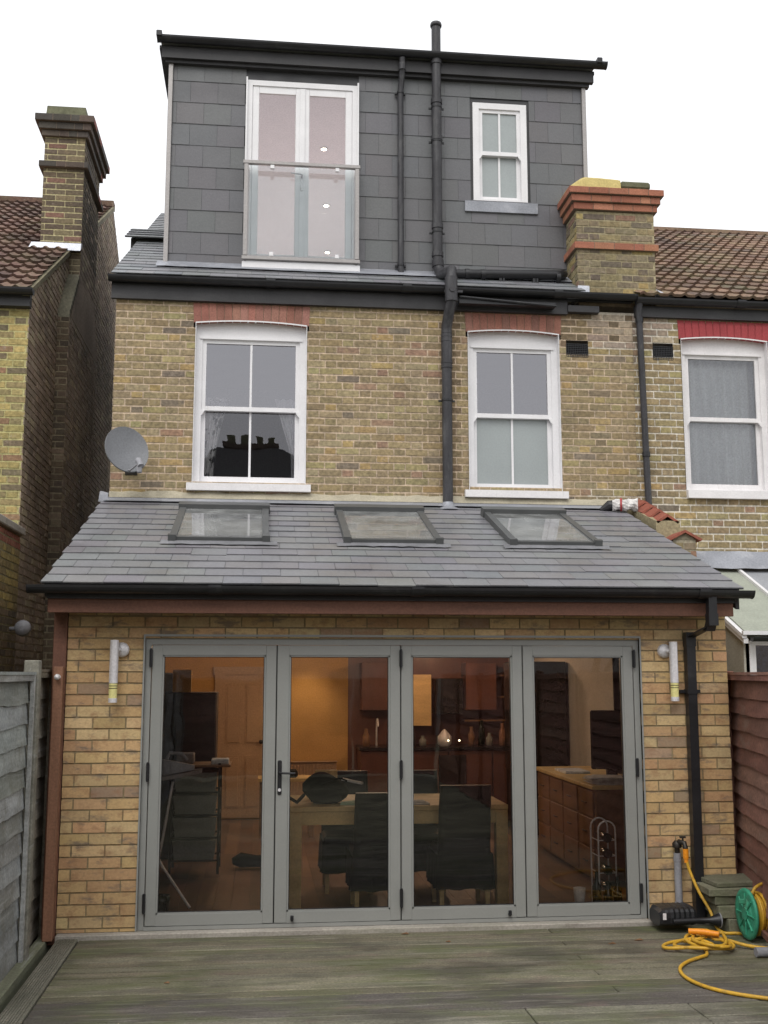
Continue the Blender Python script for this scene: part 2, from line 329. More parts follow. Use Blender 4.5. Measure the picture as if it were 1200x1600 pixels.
def bricks(mb, O, U, V, v0, v1, iv, course=.0757, sl=.236, joint=.018, bond='flemish', pal=STOCK, mortar=(.40, .34, .25), depth=.004, jit=.0022, mi=0, mmi=0, palfn=None, mortfn=None):
    O, U, V = Vector(O), Vector(U), Vector(V); N = U.cross(V).normalized()
    i = math.floor(v0 / course)
    while i * course < v1 - 1e-4:
        a, b = max(i * course, v0), min((i + 1) * course, v1)
        vc = (a + b) / 2
        for (ua, ub) in iv(vc):
            if ub - ua < .01: continue
            mc = mortfn((ua + ub) / 2, vc) if mortfn else mortar
            # mortar strip in short lengths so its tint can vary
            k = max(1, int((ub - ua) / .5))
            for j in range(k):
                p, q = ua + (ub - ua) * j / k, ua + (ub - ua) * (j + 1) / k
                m_ = mortfn((p + q) / 2, vc) if mortfn else mortar
                w = random.uniform(.93, 1.07)
                mb.face([O + U * p + V * a - N * depth, O + U * q + V * a - N * depth, O + U * q + V * b - N * depth, O + U * p + V * b - N * depth], tuple(x * w for x in m_), mmi)
            rs = random.Random(i * 7919 + 13)
            u = math.floor(ua / (sl * 1.5) - 2) * sl * 1.5 if bond == 'flemish' else math.floor(ua / sl - 2) * sl
            if bond == 'flemish': u += (i % 2) * sl * .75
            else: u += (i % 2) * sl * .5
            st = True
            while u < ub:
                L = sl if (bond != 'flemish' or st) else sl / 2
                p, q = max(u, ua), min(u + L - min(joint, .012), ub)
                st = not st; u += L
                if q - p < .025: continue
                z0, z1 = a + joint / 2, b - joint / 2
                if z1 - z0 < .012: continue
                j = lambda: random.uniform(-jit, jit)
                pr = random.uniform(-.0015, .002)
                e = [O + U * (p + j()) + V * (z0 + j()) + N * (pr + j() * .4), O + U * (q + j()) + V * (z0 + j()) + N * (pr + j() * .4),
                     O + U * (q + j()) + V * (z1 + j()) + N * (pr + j() * .4), O + U * (p + j()) + V * (z1 + j()) + N * (pr + j() * .4)]
                bk = [x - N * (depth + pr + .001) for x in e]
                c = pick(palfn((p + q) / 2, vc) if palfn else pal)
                mb.face(e, c, mi)
                for k1 in range(4):
                    k2 = (k1 + 1) % 4; mb.face([e[k2], e[k1], bk[k1], bk[k2]], c, mi)
        i += 1
    return mb
def slates(mb, O, U, V, v0, v1, iv, ex=.24, w=.3, t=.009, lift=.008, pal=None, gap=.003, droop=0, mi=0):
    O, U, V = Vector(O), Vector(U), Vector(V); N = U.cross(V).normalized()
    pal = pal or [(3, (.17, .175, .185)), (2, (.19, .195, .205)), (1, (.15, .155, .165))]
    k = 0; v = v0
    while v < v1 - 1e-4:
        b = min(v + ex, v1); vc = (v + b) / 2
        for ua, ub in iv(vc):
            u = math.floor(ua / w - 1) * w + (k % 2) * w / 2
            while u < ub:
                p, q = max(u, ua) + gap / 2, min(u + w, ub) - gap / 2; u += w
                if q - p < .03: continue
                dz = random.uniform(-droop, droop) - (random.uniform(.012, .03) if droop and random.random() < .015 else 0); l0 = lift + random.uniform(0, .003)
                e = [O + U * p + V * (v + dz) + N * (l0 + t), O + U * q + V * (v + dz + random.uniform(-droop, droop) * .5) + N * (l0 + t + random.uniform(-.001, .002)),
                     O + U * q + V * (b + .02) + N * (.002), O + U * p + V * (b + .02) + N * (.002)]
                c = pick(pal, .03); mb.face(e, c, mi)
                lo = [e[0] - N * t * 1.6, e[1] - N * t * 1.6]
                mb.face([lo[0], lo[1], e[1], e[0]], tuple(x * .8 for x in c), mi)
                mb.face([lo[0], e[0], e[3]], c, mi); mb.face([e[1], lo[1], e[2]], c, mi)
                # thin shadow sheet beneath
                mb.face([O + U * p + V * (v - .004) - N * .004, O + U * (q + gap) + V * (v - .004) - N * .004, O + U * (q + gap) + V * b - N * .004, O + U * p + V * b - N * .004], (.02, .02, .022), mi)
        v = b; k += 1
    return mb
def pantiles(mb, O, U, V, v0, v1, iv, ex=.3, w=.3, amp=.022, pal=None, mi=0):
    O, U, V = Vector(O), Vector(U), Vector(V); N = U.cross(V).normalized()
    pal = pal or [(3, (.20, .125, .085)), (2, (.16, .10, .075)), (2, (.23, .15, .10)), (1, (.13, .09, .07))]
    v = v0; k = 0
    while v < v1 - 1e-4:
        b = min(v + ex, v1)
        for ua, ub in iv((v + b) / 2):
            n = max(1, round((ub - ua) / w))
            for t in range(n):
                p, q = ua + (ub - ua) * t / n, ua + (ub - ua) * (t + 1) / n
                c = pick(pal); bot = []; top = []; low = []
                dl = random.uniform(0, .006)
                for s_ in range(9):
                    f = s_ / 8; u = p + (q - p) * f
                    h = amp * (max(0, math.sin(2 * math.pi * 2 * f)) ** .8 * 1.0 + .0)
                    bot.append(O + U * u + V * (v - .01) + N * (h + .038 + dl)); top.append(O + U * u + V * (b + .01) + N * (h + .004)); low.append(O + U * u + V * (v - .008) + N * (h + .012))
                mb.grid([bot, top], False, c, mi, True); mb.grid([low, bot], False, tuple(x * .7 for x in c), mi, False)
        v = b; k += 1
    return mb
def holed(x0, x1, holes):     # holes: (xa, xb, za, zb)
    def f(z):
        segs = [(x0(z) if callable(x0) else x0, x1(z) if callable(x1) else x1)]
        for a, b, c, d in holes:
            if c < z < d:
                ns = []
                for p, q in segs:
                    if b <= p or a >= q: ns.append((p, q)); continue
                    if a > p: ns.append((p, a))
                    if b < q: ns.append((b, q))
                segs = ns
        return segs
    return f
X3, Y3, Z3 = Vector((1, 0, 0)), Vector((0, 1, 0)), Vector((0, 0, 1))
def cols(holes_x, holes_y, x0, x1, y0, y1, holes):
    xs = sorted({x0, x1, *holes_x}); ys = sorted({y0, y1, *holes_y}); out = []
    for a, b in zip(xs, xs[1:]):
        for c, d in zip(ys, ys[1:]):
            mx_, my_ = (a + b) / 2, (c + d) / 2
            if not any(h[0] < mx_ < h[1] and h[2] < my_ < h[3] for h in holes): out.append((a, b, c, d))
    return out
def gutter(name, x0, x1, y, z, r, parent, m='black', joints=()):
    mb = MB(); prof = []
    n = 10
    for k in range(n + 1):
        t = math.pi + math.pi * k / n; prof.append((math.cos(t) * r, math.sin(t) * r))
    for k in range(n + 1):
        t = 2 * math.pi - math.pi * k / n; prof.append((math.cos(t) * (r - .006), math.sin(t) * (r - .006) + .001))
    mb.grid([[(x, y + a, z + b) for a, b in prof] for x in (x0, x1)], True, smooth=False)
    for x in (x0, x1):
        mb.grid([[(x - .004, y + a * 1.06, z + b * 1.06) for a, b in prof[:n + 1]], [(x + .004, y + a * 1.06, z + b * 1.06) for a, b in prof[:n + 1]]], True, smooth=False, caps=True)
    for j in joints:
        mb.grid([[(xx, y + a * 1.1, z + b * 1.1) for a, b in prof[:n + 1]] + [(xx, y + a * .95, z + b * .95) for a, b in reversed(prof[:n + 1])] for xx in (j - .05, j + .05)], True, smooth=False, caps=True)
        mb.box(j - .045, j + .045, y - r * 1.14, y - r * .98, z - .012, z + .008)
    return mb.build(name, M[m], parent)

# ------------------------------------------------------------------ ground
tag(B(-60, 60, -70, 60, -.6, -.25).build('ground', M['earth']), kind='structure')
mb = MB(); y = -.085; k = 0
while y > -4.4:
    w = .118; x = -.395
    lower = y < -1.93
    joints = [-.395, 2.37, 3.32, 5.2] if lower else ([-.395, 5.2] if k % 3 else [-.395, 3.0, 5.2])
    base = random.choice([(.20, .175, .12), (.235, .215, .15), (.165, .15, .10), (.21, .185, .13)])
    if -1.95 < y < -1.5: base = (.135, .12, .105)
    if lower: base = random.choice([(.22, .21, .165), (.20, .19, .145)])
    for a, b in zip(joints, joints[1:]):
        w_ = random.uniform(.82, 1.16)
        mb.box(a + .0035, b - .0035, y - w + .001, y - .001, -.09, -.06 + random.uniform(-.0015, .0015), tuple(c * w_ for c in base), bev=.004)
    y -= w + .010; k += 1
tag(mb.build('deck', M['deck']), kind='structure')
mb = MB()
mb.box(-.545, -.4, -4.4, .03, -.09, -.05, (.20, .19, .15), bev=.005)
tag(mb.build('deck_edge', M['deckside']), kind='structure')
mb = MB(); mb.box(-.4, 5.2, -4.4, -.083, -.25, -.095, (.03, .028, .025)); mb.box(-.54, -.41, -4.4, .02, -.25, -.095, (.03, .028, .025))
tag(mb.build('deck_base', M['deckside']), kind='structure')
tag(B(-.56, 4.6, -.078, .14, -.15, -.028, bev=.006).build('stone_step', M['stone']), kind='structure')

# ------------------------------------------------------------------ main house
SLOPE = .56; RL = math.hypot(1, SLOPE); VD = Vector((0, 1, SLOPE)) / RL
WY = 2.57
house = thing('brick_house', (1.8, WY, -.1), 'yellow stock brick terraced house in the middle with dark slate clad loft dormer', 'house')
winA = (.145, 1.28, 3.70, 5.40); winB = (2.955, 3.935, 3.68, 5.40); winC = (5.265, 6.235, 3.72, 5.40)
def stock_mort(u, v):
    if u > 4.45: return (.56, .50, .41)
    return (.51, .40, .29)
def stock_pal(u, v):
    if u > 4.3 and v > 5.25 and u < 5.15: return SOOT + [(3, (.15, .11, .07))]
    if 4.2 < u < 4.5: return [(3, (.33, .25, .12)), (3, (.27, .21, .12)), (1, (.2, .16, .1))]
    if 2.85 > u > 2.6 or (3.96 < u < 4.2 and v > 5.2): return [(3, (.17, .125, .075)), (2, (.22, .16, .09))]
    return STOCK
mb = MB()
lint = lambda w: (w[0] - .02, w[1] + .02, 5.33, 5.56)
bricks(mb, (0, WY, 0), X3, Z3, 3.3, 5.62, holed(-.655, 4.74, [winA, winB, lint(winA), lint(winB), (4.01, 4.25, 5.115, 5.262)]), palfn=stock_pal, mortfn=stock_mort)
for w in (winA, winB):     # reveals
    for x, sgn in ((w[0], 1), (w[1], -1)):
        q = [(x, WY - .008, w[2]), (x, WY + .12, w[2]), (x, WY + .12, w[3]), (x, WY - .008, w[3])]
        mb.face(q if sgn < 0 else q[::-1], (.3, .24, .17))
# left return wall, seen only from the side
bricks(mb, (-.655, 9.9, 0), -Y3, Z3, -.2, 5.9, lambda z: [(0, 7.33)], pal=SOOT, mortar=(.12, .10, .08))
mb.build('brick_wall', M['stock'], house)
# mortar ledge above lean-to roof
mb = MB(); n = 50
rows = [[], [], []]
for k in range(n + 1):
    x = -.655 + 5.3 * k / n
    rows[0].append((x, WY - .045, 3.53)); rows[1].append((x, WY - .018 + random.uniform(-.004, .004), 3.58 + random.uniform(-.006, .006))); rows[2].append((x, WY + .004, 3.605 + random.uniform(-.012, .012)))
mb.grid(rows, smooth=False); mb.build('mortar_fillet', M['mortar'], house)

def lintel(w, parent, m, name='brick_lintel', painted=False):
    mb = MB(); x0, x1 = w[0] - .02, w[1] + .02; n = int((x1 - x0) / .075); top = 5.56
    arch = lambda x: 5.352 + .036 * (1 - ((x - (x0 + x1) / 2) / ((x1 - x0) / 2)) ** 2)
    for k in range(n):
        a, b = x0 + (x1 - x0) * k / n, x0 + (x1 - x0) * (k + 1) / n
        sp = .012 * ((a + b) / 2 - (x0 + x1) / 2) / ((x1 - x0) / 2)
        c = pick([(3, (.31, .135, .10)), (2, (.34, .165, .125)), (1, (.27, .13, .10))]) if not painted else (.3, .04, .04)
        p = [(a + .003, arch(a)), (b - .003, arch(b)), (b - .003 + sp * 1.0, top), (a + .003 + sp * 1.0, top)]
        y = WY - .004 - random.uniform(0, .002)
        mb.face([(a, WY + .001, arch(a)), (b, WY + .001, arch(b)), (b, WY + .001, top), (a, WY + .001, top)], (.34, .22, .16))
        mb.face([(u, y, v) for u, v in p], c); mb.face([(p[0][0], WY + .1, p[0][1]), (p[1][0], WY + .1, p[1][1]), (p[1][0], y, p[1][1]), (p[0][0], y, p[0][1])], c)
    mb.build(name, M[m], parent)
lintel(winA, house, 'red_brick'); lintel(winB, house, 'red_brick')

def sash_window(parent, w, Y, arched=True, div=2, meet=4.48, lower='glass', upper='glass', m='white', sillh=.085, sillw=.05, fr=.07, bottom=.095, sill_out=.06, sill_m=None, label=None, y_in=.075, sillmat='white'):
    x0, x1, z0, z1 = w; yf = Y + y_in          # front of outer frame
    f = MB()
    zt = z1 - (.0 if not arched else .0)
    f.box(x0, x0 + fr, yf, yf + .09, z0, zt); f.box(x1 - fr, x1, yf, yf + .09, z0, zt)
    zh = 5.205 if arched else z1 - fr
    f.box(x0 + fr, x1 - fr, yf, yf + .09, zh, zt)
    f.box(x0 + fr, x1 - fr, yf, yf + .09, z0, z0 + .02)
    if arched:   # painted arched soffit and edge bead
        n = 20; rows = [[], []]
        arch = lambda x: 5.355 + .033 * (1 - ((x - (x0 + x1) / 2) / ((x1 - x0) / 2 + .02)) ** 2)
        for k in range(n + 1):
            x = x0 + (x1 - x0) * k / n
            rows[0].append((x, Y - .006, arch(x))); rows[1].append((x, yf + .002, arch(x)))
        f.grid(rows, smooth=False)
        f.grid([[(p[0], Y - .007, p[2] - .012) for p in rows[0]], [(p[0], Y - .007, p[2] + .002) for p in rows[0]]], smooth=False)
        for x in (x0, x1):
            s_ = 1 if x == x0 else -1
            f.box(x, x + s_ * .006, Y - .006, yf, z0, arch(x))
        f.box(x0 + fr * .6, x1 - fr * .6, yf - .012, yf, zh + .0, zh + .02)
    win = f.build('window', M[m], parent)
    if label: win['label'] = label
    a, b = x0 + fr, x1 - fr
    def sash(za, zb, yy, bot, top, matg, nm):
        s_ = MB(); st = .042
        s_.box(a, a + st, yy, yy + .035, za, zb); s_.box(b - st, b, yy, yy + .035, za, zb)
        s_.box(a + st, b - st, yy, yy + .035, za, za + bot); s_.box(a + st, b - st, yy, yy + .035, zb - top, zb)
        if div == 2:
            c = (a + b) / 2; s_.box(c - .011, c + .011, yy + .004, yy + .03, za + bot, zb - top)
        s_.build('sash', M[m], win)
        g = MB(); g.face([(a + st, yy + .018, za + bot), (b - st, yy + .018, za + bot), (b - st, yy + .018, zb - top), (a + st, yy + .018, zb - top)])
        g.build('pane', M[matg], win)
    sash(meet - .02, zh, yf + .018, .045, .04, upper, 'u')
    sash(z0 + .02, meet + .025, yf + .055, bottom - .03, .045, lower, 'l')
    if upper != 'none':   # sash horns
        h = MB()
        for s_, x in ((1, a), (-1, b)):
            h.hexa([(x, yf + .0, meet - .075), (x + s_ * .012, yf + .0, meet - .065), (x + s_ * .012, yf + .02, meet - .065), (x, yf + .02, meet - .075),
                    (x, yf, meet - .02), (x + s_ * .04, yf, meet - .02), (x + s_ * .04, yf + .02, meet - .02), (x, yf + .02, meet - .02)])
            h.build('horn', M[m], win); h = MB()
    if sillh:
        s_ = MB(); s_.hexa([(x0 - sillw, Y - sill_out, z0 - sillh), (x1 + sillw, Y - sill_out, z0 - sillh), (x1 + sillw, Y + .06, z0 - sillh), (x0 - sillw, Y + .06, z0 - sillh),
                            (x0 - sillw, Y - sill_out, z0 - .012), (x1 + sillw, Y - sill_out, z0 - .012), (x1 + sillw, Y + .09, z0 + .003), (x0 - sillw, Y + .09, z0 + .003)])
        s_.build('sill', M[sillmat], win)
    return win
sash_window(house, winA, WY, label='left sash window under the red brick arch', lower='midglass', sillmat='oldwhite')
sash_window(house, winB, WY, label='right sash window with obscured lower glass', lower='frost', sillmat='oldwhite')
# rooms behind the windows
def room(x0, x1, y0, y1, z0, z1, m, parent, name='room_lining', front=()):
    mb = MB()
    mb.face([(x0, y1, z0), (x1, y1, z0), (x1, y1, z1), (x0, y1, z1)])
    mb.face([(x0, y0, z0), (x0, y1, z0), (x0, y1, z1), (x0, y0, z1)])
    mb.face([(x1, y1, z0), (x1, y0, z0), (x1, y0, z1), (x1, y1, z1)])
    mb.face([(x0, y0, z0), (x1, y0, z0), (x1, y1, z0), (x0, y1, z0)])
    mb.face([(x0, y1, z1), (x1, y1, z1), (x1, y0, z1), (x0, y0, z1)])
    for a, b, c, d in front: mb.face([(a, y0, c), (b, y0, c), (b, y0, d), (a, y0, d)])
    return mb.build(name, m, parent)
def front_ring(x0, x1, z0, z1, w):
    return [(x0, w[0], z0, z1), (w[1], x1, z0, z1), (w[0], w[1], z0, w[2]), (w[0], w[1], w[3], z1)]
room(-.3, 2.2, WY + .17, WY + 3.2, 3.0, 5.5, M['room'], house, front=front_ring(-.3, 2.2, 3.0, 5.5, winA))
room(2.4, 4.4, WY + .17, WY + 2.6, 3.0, 5.5, M['room'], house, front=front_ring(2.4, 4.4, 3.0, 5.5, winB))
# fascia, gutter
mb = MB(); mb.box(-.70, 4.02, WY - .055, WY - .002, 5.565, 5.72); mb.build('fascia_board', M['fascia'], house)
B(4.02, 4.36, WY - .075, WY - .002, 5.585, 5.66, bev=.004).build('fascia_board', M['fascia'], house)
gutter('gutter', -.72, 4.75, WY - .115, 5.775, .058, house, joints=(.9, 2.3, 3.9))
# black board behind gutter, its dark colour standing in for soffit shadow
B(-.70, 4.74, WY - .06, WY - .002, 5.721, 5.775).build('shadow_fillet', M['black'], house)
# air brick
def airbrick(x0, x1, z0, z1, parent):
    mb = MB(); mb.box(x0, x1, WY + .02, WY + .03, z0, z1)
    nx, nz = 12, 7
    for k in range(nx + 1):
        x = x0 + (x1 - x0) * k / nx; mb.box(x - .0028, x + .0028, WY - .002, WY + .02, z0, z1)
    for k in range(nz + 1):
        z = z0 + (z1 - z0) * k / nz; mb.box(x0, x1, WY - .003, WY + .019, z - .0028, z + .0028)
    mb.build('air_brick', M['black'], parent)
airbrick(4.015, 4.245, 5.12, 5.258, house)
# main roof slope
RO = (0, WY - .13, 5.80)
def roof_iv(v): return [(-.70, -.27)] if v < 6 else [(-.70, -.27)]
mb = MB(); slates(mb, RO, X3, VD, 0, 5.6, lambda v: [(-.70, 4.2)] if v < .62 else [(-.70, -.24)], ex=.2, w=.28, droop=.002, t=.005, lift=.003)
# front slope and underside close the roof volume
ry, rz = 8.2, 5.80 + SLOPE * (8.2 - (WY - .13))
mb.face([(-.69, WY, 5.76), (-.69, ry, rz - .04), (-.69, 12, 5.9)], (.03, .03, .03))
mb.face([(-.69, ry, rz), (4.7, ry, rz), (4.7, 12.2, 5.9), (-.69, 12.2, 5.9)], (.05, .05, .05))
for xa, xb, ya, yb in ((-.69, -.23, WY - .1, ry), (4.42, 4.7, WY - .1, ry), (-.23, 4.42, WY - .1, 2.98)):
    za, zb = 5.775 + (ya - WY + .1) * .56, 5.775 + (yb - WY + .1) * .56
    mb.face([(xa, ya, za), (xb, ya, za), (xb, yb, zb), (xa, yb, zb)], (.04, .04, .04))
roofm = mb.build('roof', M['slate'], house)
# raised slate upstand further up the slope, overhanging the verge
mb = MB()
zc = lambda y: 5.80 + SLOPE * (y - (WY - .13))
y0, y1 = 4.55, 6.0
slates(mb, (0, y0 - .12, zc(y0) + .0), X3, VD, 0, .8, lambda v: [(-.84, -.3)], ex=.2, w=.28)
y1 = 5.2; mb.hexa([(-.78, y0, zc(y0) - .1), (-.30, y0, zc(y0) - .1), (-.30, y1, zc(y1) - .1), (-.78, y1, zc(y1) - .1), (-.78, y0, zc(y0) + .03), (-.30, y0, zc(y0) + .03), (-.30, y1, zc(y1) + .03), (-.78, y1, zc(y1) + .03)], (.05, .045, .045))
mb.build('raised_verge', M['slate'], roofm)
# lead strip at foot of dormer
DY = 3.0
mb = MB(); n = 40; rows = [[], []]
for k in range(n + 1):
    x = -.3 + 4.5 * k / n; rows[0].append((x, DY - .2, zc(DY - .2) + .028 + random.uniform(0, .004))); rows[1].append((x, DY - .005, zc(DY) + .045))
mb.grid(rows, smooth=False); mb.build('lead_flashing', M['lead'], roofm)

# dormer
D = MB(); DX0, DX1, DZ0, DZ1 = -.225, 4.41, 6.0, 8.43
frd = (.607, 1.835, 6.15, 8.262); dwin = (3.122, 3.735, 7.0, 8.158)
D.box(DX0, DX1, DY + .006, DY + .05, DZ0 - .05, frd[2], (.03, .03, .032))
for a, b, c, d in cols([frd[0], frd[1], dwin[0], dwin[1]], [frd[2], frd[3], dwin[2], dwin[3]], DX0, DX1, frd[2], DZ1, [frd, dwin]):
    D.box(a, b, DY + .006, DY + .05, c, d, (.03, .03, .032))
D.box(DX0, DX0 + .05, DY + .05, 8.0, DZ0, DZ1, (.05, .05, .055)); D.box(DX1 - .05, DX1, DY + .05, 8.0, DZ0, DZ1, (.05, .05, .055))
D.box(DX0 - .05, DX1 + .05, DY - .02, 8.9, DZ1 + .08, DZ1 + .14, (.04, .05, .045))
dorm = D.build('dormer', M['slate'], house)
hang = MB()
slates(hang, (0, DY, 0), X3, Z3, 6.0, 8.43, holed(DX0 + .035, DX1 - .035, [(frd[0] - .005, frd[1] + .005, 6.1, 9), (frd[0] - .005, frd[1] + .005, 5.9, 6.16), (dwin[0] - .03, dwin[1] + .03, 6.87, 8.2)]), ex=.2465, w=.295, droop=.0, gap=.0025, t=.0045, lift=.0025,
       pal=[(3, (.115, .115, .121)), (2, (.119, .119, .124)), (1, (.110, .110, .116))])
hang.box(frd[0], frd[1], DY - .012, DY + .005, 5.98, 6.1, (.085, .08, .085))
hang.build('hung_slates', M['slate'], dorm)
for a, b in ((DX0 - .015, DX0 + .033), (DX1 - .033, DX1 + .015)): B(a, b, DY - .035, DY + .02, 6.03, 8.42, bev=.004).build('corner_trim', M['greyrail'], dorm)
mb = MB(); mb.box(DX0 - .09, DX1 + .09, DY - .10, DY - .04, 8.43, 8.56); mb.box(DX0 - .05, DX1 + .05, DY - .06, DY + .01, 8.395, 8.45)
mb.box(DX0 - .12, DX1 + .12, DY - .04, 7.5, 8.56, 8.60)
mb.build('fascia_board', M['fascia'], dorm)
gutter('gutter', DX0 - .13, DX1 + .22, DY - .16, 8.625, .06, dorm)
for x in (DX0 - .11, DX1 + .13): B(x - .03, x + .03, DY - .235, DY - .10, 8.60, 8.665, bev=.006).build('gutter_bracket', M['black'], dorm)
mb = MB(); mb.box(DX0 - .1, DX1 + .1, DY - .12, DY + .0, 8.60, 8.645); mb.build('roof_edge_trim', M['greypl'], dorm)
# dormer sash window + sill
dw = sash_window(dorm, dwin, DY, arched=False, meet=7.565, sillh=0, fr=.07, y_in=-.012, bottom=.08, lower='frost', upper='frost', m='white')
mb = MB(); mb.box(3.02, 3.845, DY - .03, DY + .0, 6.862, 6.985, bev=.003); mb.build('window_apron', M['lead'], dorm)
room(2.7, 4.2, DY + .1, DY + 3, 6.3, 8.35, M['atticpaint'], dorm, front=front_ring(2.7, 4.2, 6.3, 8.35, dwin))
# french doors (two leaves)
mb = MB(); x0, x1, z0, z1 = frd; yf = DY - .03
mb.box(x0, x0 + .065, yf, yf + .08, z0, z1); mb.box(x1 - .065, x1, yf, yf + .08, z0, z1); mb.box(x0 + .065, x1 - .065, yf, yf + .08, z1 - .06, z1); mb.box(x0 + .065, x1 - .065, yf, yf + .08, z0, z0 + .04)
mb.box(x0 - .005, x0 + .012, yf - .03, yf, z0, z1 + .02); mb.box(x1 - .012, x1 + .005, yf - .03, yf, z0, z1 + .02)
xm = (x0 + x1) / 2
for a, b in ((x0 + .065, xm - .001), (xm + .001, x1 - .065)):
    st = .075; mb.box(a, a + st, yf + .012, yf + .06, z0 + .04, z1 - .06, bev=.006); mb.box(b - st, b, yf + .012, yf + .06, z0 + .04, z1 - .06, bev=.006)
    mb.box(a + st, b - st, yf + .014, yf + .06, z0 + .04, z0 + .04 + .08); mb.box(a + st, b - st, yf + .014, yf + .06, z1 - .06 - .08, z1 - .06)
mb.box(xm - .03, xm + .03, yf + .0, yf + .012, z0 + .05, z1 - .07, bev=.004)
fd = mb.build('french_doors', M['white'], dorm)
for a, b in ((x0 + .065, xm), (xm, x1 - .065)):
    g = MB(); g.face([(a + .075, yf + .03, z0 + .12), (b - .075, yf + .03, z0 + .12), (b - .075, yf + .03, z1 - .14), (a + .075, yf + .03, z1 - .14)]); g.build('pane', M['loftglass'], fd)
h = MB(); h.box(xm - .016, xm + .012, yf - .01, yf + .002, 7.0, 7.19, bev=.004); h.tube([(xm - .002, yf - .005, 7.16), (xm - .002, yf - .05, 7.165), (xm - .03, yf - .055, 7.17), (xm - .12, yf - .055, 7.178)], .009, 8)
h.build('door_handle', M['steel'], fd)
mb = MB(); mb.hexa([(x0 - .015, DY - .125, 6.08), (x1 + .015, DY - .125, 6.08), (x1 + .015, DY + .0, 6.085), (x0 - .015, DY + .0, 6.085), (x0 - .015, DY - .125, 6.145), (x1 + .015, DY - .125, 6.145), (x1 + .015, DY + .0, 6.15), (x0 - .015, DY + .0, 6.15)])
mb.build('door_sill', M['white'], dorm)
room(.2, 2.45, DY + .08, 9.0, 6.1, 8.37, M['atticpaint'], dorm, front=front_ring(.2, 2.45, 6.1, 8.37, (frd[0] + .03, frd[1] - .03, 6.16, 8.24)))

# party chimney
CY = 2.60
ch = MB(); cx0, cx1, cy1 = 4.165, 5.03, 3.25
def cpal(u, v): return [(3, (.26, .21, .115)), (3, (.21, .17, .11)), (1, (.33, .25, .11)), (1.5, (.15, .12, .09)), (.6, (.26, .16, .11))]
bricks(ch, (0, CY, 0), X3, Z3, 5.74, 6.76, lambda z: [(cx0, cx1)], palfn=cpal, mortfn=lambda u, v: (.55, .50, .42) if u > 4.6 and v < 6.4 else (.34, .29, .18))
bricks(ch, (cx0, cy1, 0), -Y3, Z3, 5.74, 6.76, lambda z: [(0, cy1 - CY)], palfn=cpal, mortar=(.38, .34, .2), jit=.004)
ch.box(cx0 + .006, cx1 - .001, CY + .009, cy1, 5.7, 6.76, (.2, .15, .1))
chim = ch.build('chimney', M['stock'], house)
def band(lst, name, parent, m, pal, hx=.22):
    for (o, z0, z1, X0, X1, Y0, Y1) in lst:
        mb = MB()
        mb.box(X0 - o + .004, X1 + o - .004, Y0 - o + .004, Y1 + o - .004, z0 + .002, z1 - .001, (.2, .15, .11))
        x = X0 - o
        while x < X1 + o - .02:
            q = min(x + hx * random.choice([1, .5]), X1 + o); mb.box(x + .003, q - .003, Y0 - o, Y0 - o + .05, z0 + .003, z1, pick(pal), bev=.003); x = q
        y = Y0 - o + .05
        while y < Y1 + o - .02:
            q = min(y + hx, Y1 + o); mb.box(X0 - o, X0 - o + .05, y + .003, q - .003, z0 + .003, z1, pick(pal), bev=.003); mb.box(X1 + o - .05, X1 + o, y + .003, q - .003, z0 + .003, z1, pick(pal), bev=.003); y = q
        mb.build(name, m, parent)
RED = [(3, (.33, .13, .08)), (2, (.29, .11, .07)), (1, (.38, .17, .10))]
band([(.035, 6.322, 6.398, cx0, cx1, CY, cy1), (.035, 6.765, 6.842, cx0, cx1, CY, cy1), (.065, 6.845, 6.922, cx0, cx1, CY, cy1), (.095, 6.925, 6.998, cx0, cx1, CY, cy1)], 'brick_band', chim, M['red_brick'], RED)
mb = MB(); n = 14
rows = []
for k in range(n + 1):
    x = 4.08 + (4.66 - 4.08) * k / n; t = k / n
    hh = .02 + .16 * min(1, t * 3.0) ** .8 - .03 * max(0, t - .6)
    rows.append([(x, CY - .05 + .0, 6.995), (x, CY - .03, 6.995 + hh * .7), (x, CY + .06, 6.995 + hh), (x, CY + .45, 6.995 + hh), (x, CY + .6, 6.995)])
mb.grid(rows, smooth=False, caps=True); mb.build('flaunching', M['ymortar'], chim)
mb = MB(); mb.box(4.68, 4.99, CY - .02, CY + .5, 6.996, 7.03, (.3, .26, .2)); mb.box(4.665, 5.0, CY - .03, CY + .5, 7.03, 7.115, bev=.02); mb.build('mossy_cap', M['moss'], chim)
mb = MB(); mb.box(cx0 - .006, cx0 + .12, CY - .022, CY - .004, 5.79, 5.91, bev=.002); mb.build('flashing', M['newlead'], chim); mb = MB()
mb.hexa([(cx1 - .02, CY - .05, 5.80), (cx1 + .19, CY - .05, 5.79), (cx1 + .1, CY + .3, 5.95), (cx1, CY + .3, 5.95), (cx1 - .0, CY - .05, 5.88), (cx1 + .17, CY - .05, 5.82), (cx1 + .1, CY + .3, 6.02), (cx1, CY + .3, 6.10)])
mb.build('flashing', M['newlead'], chim)

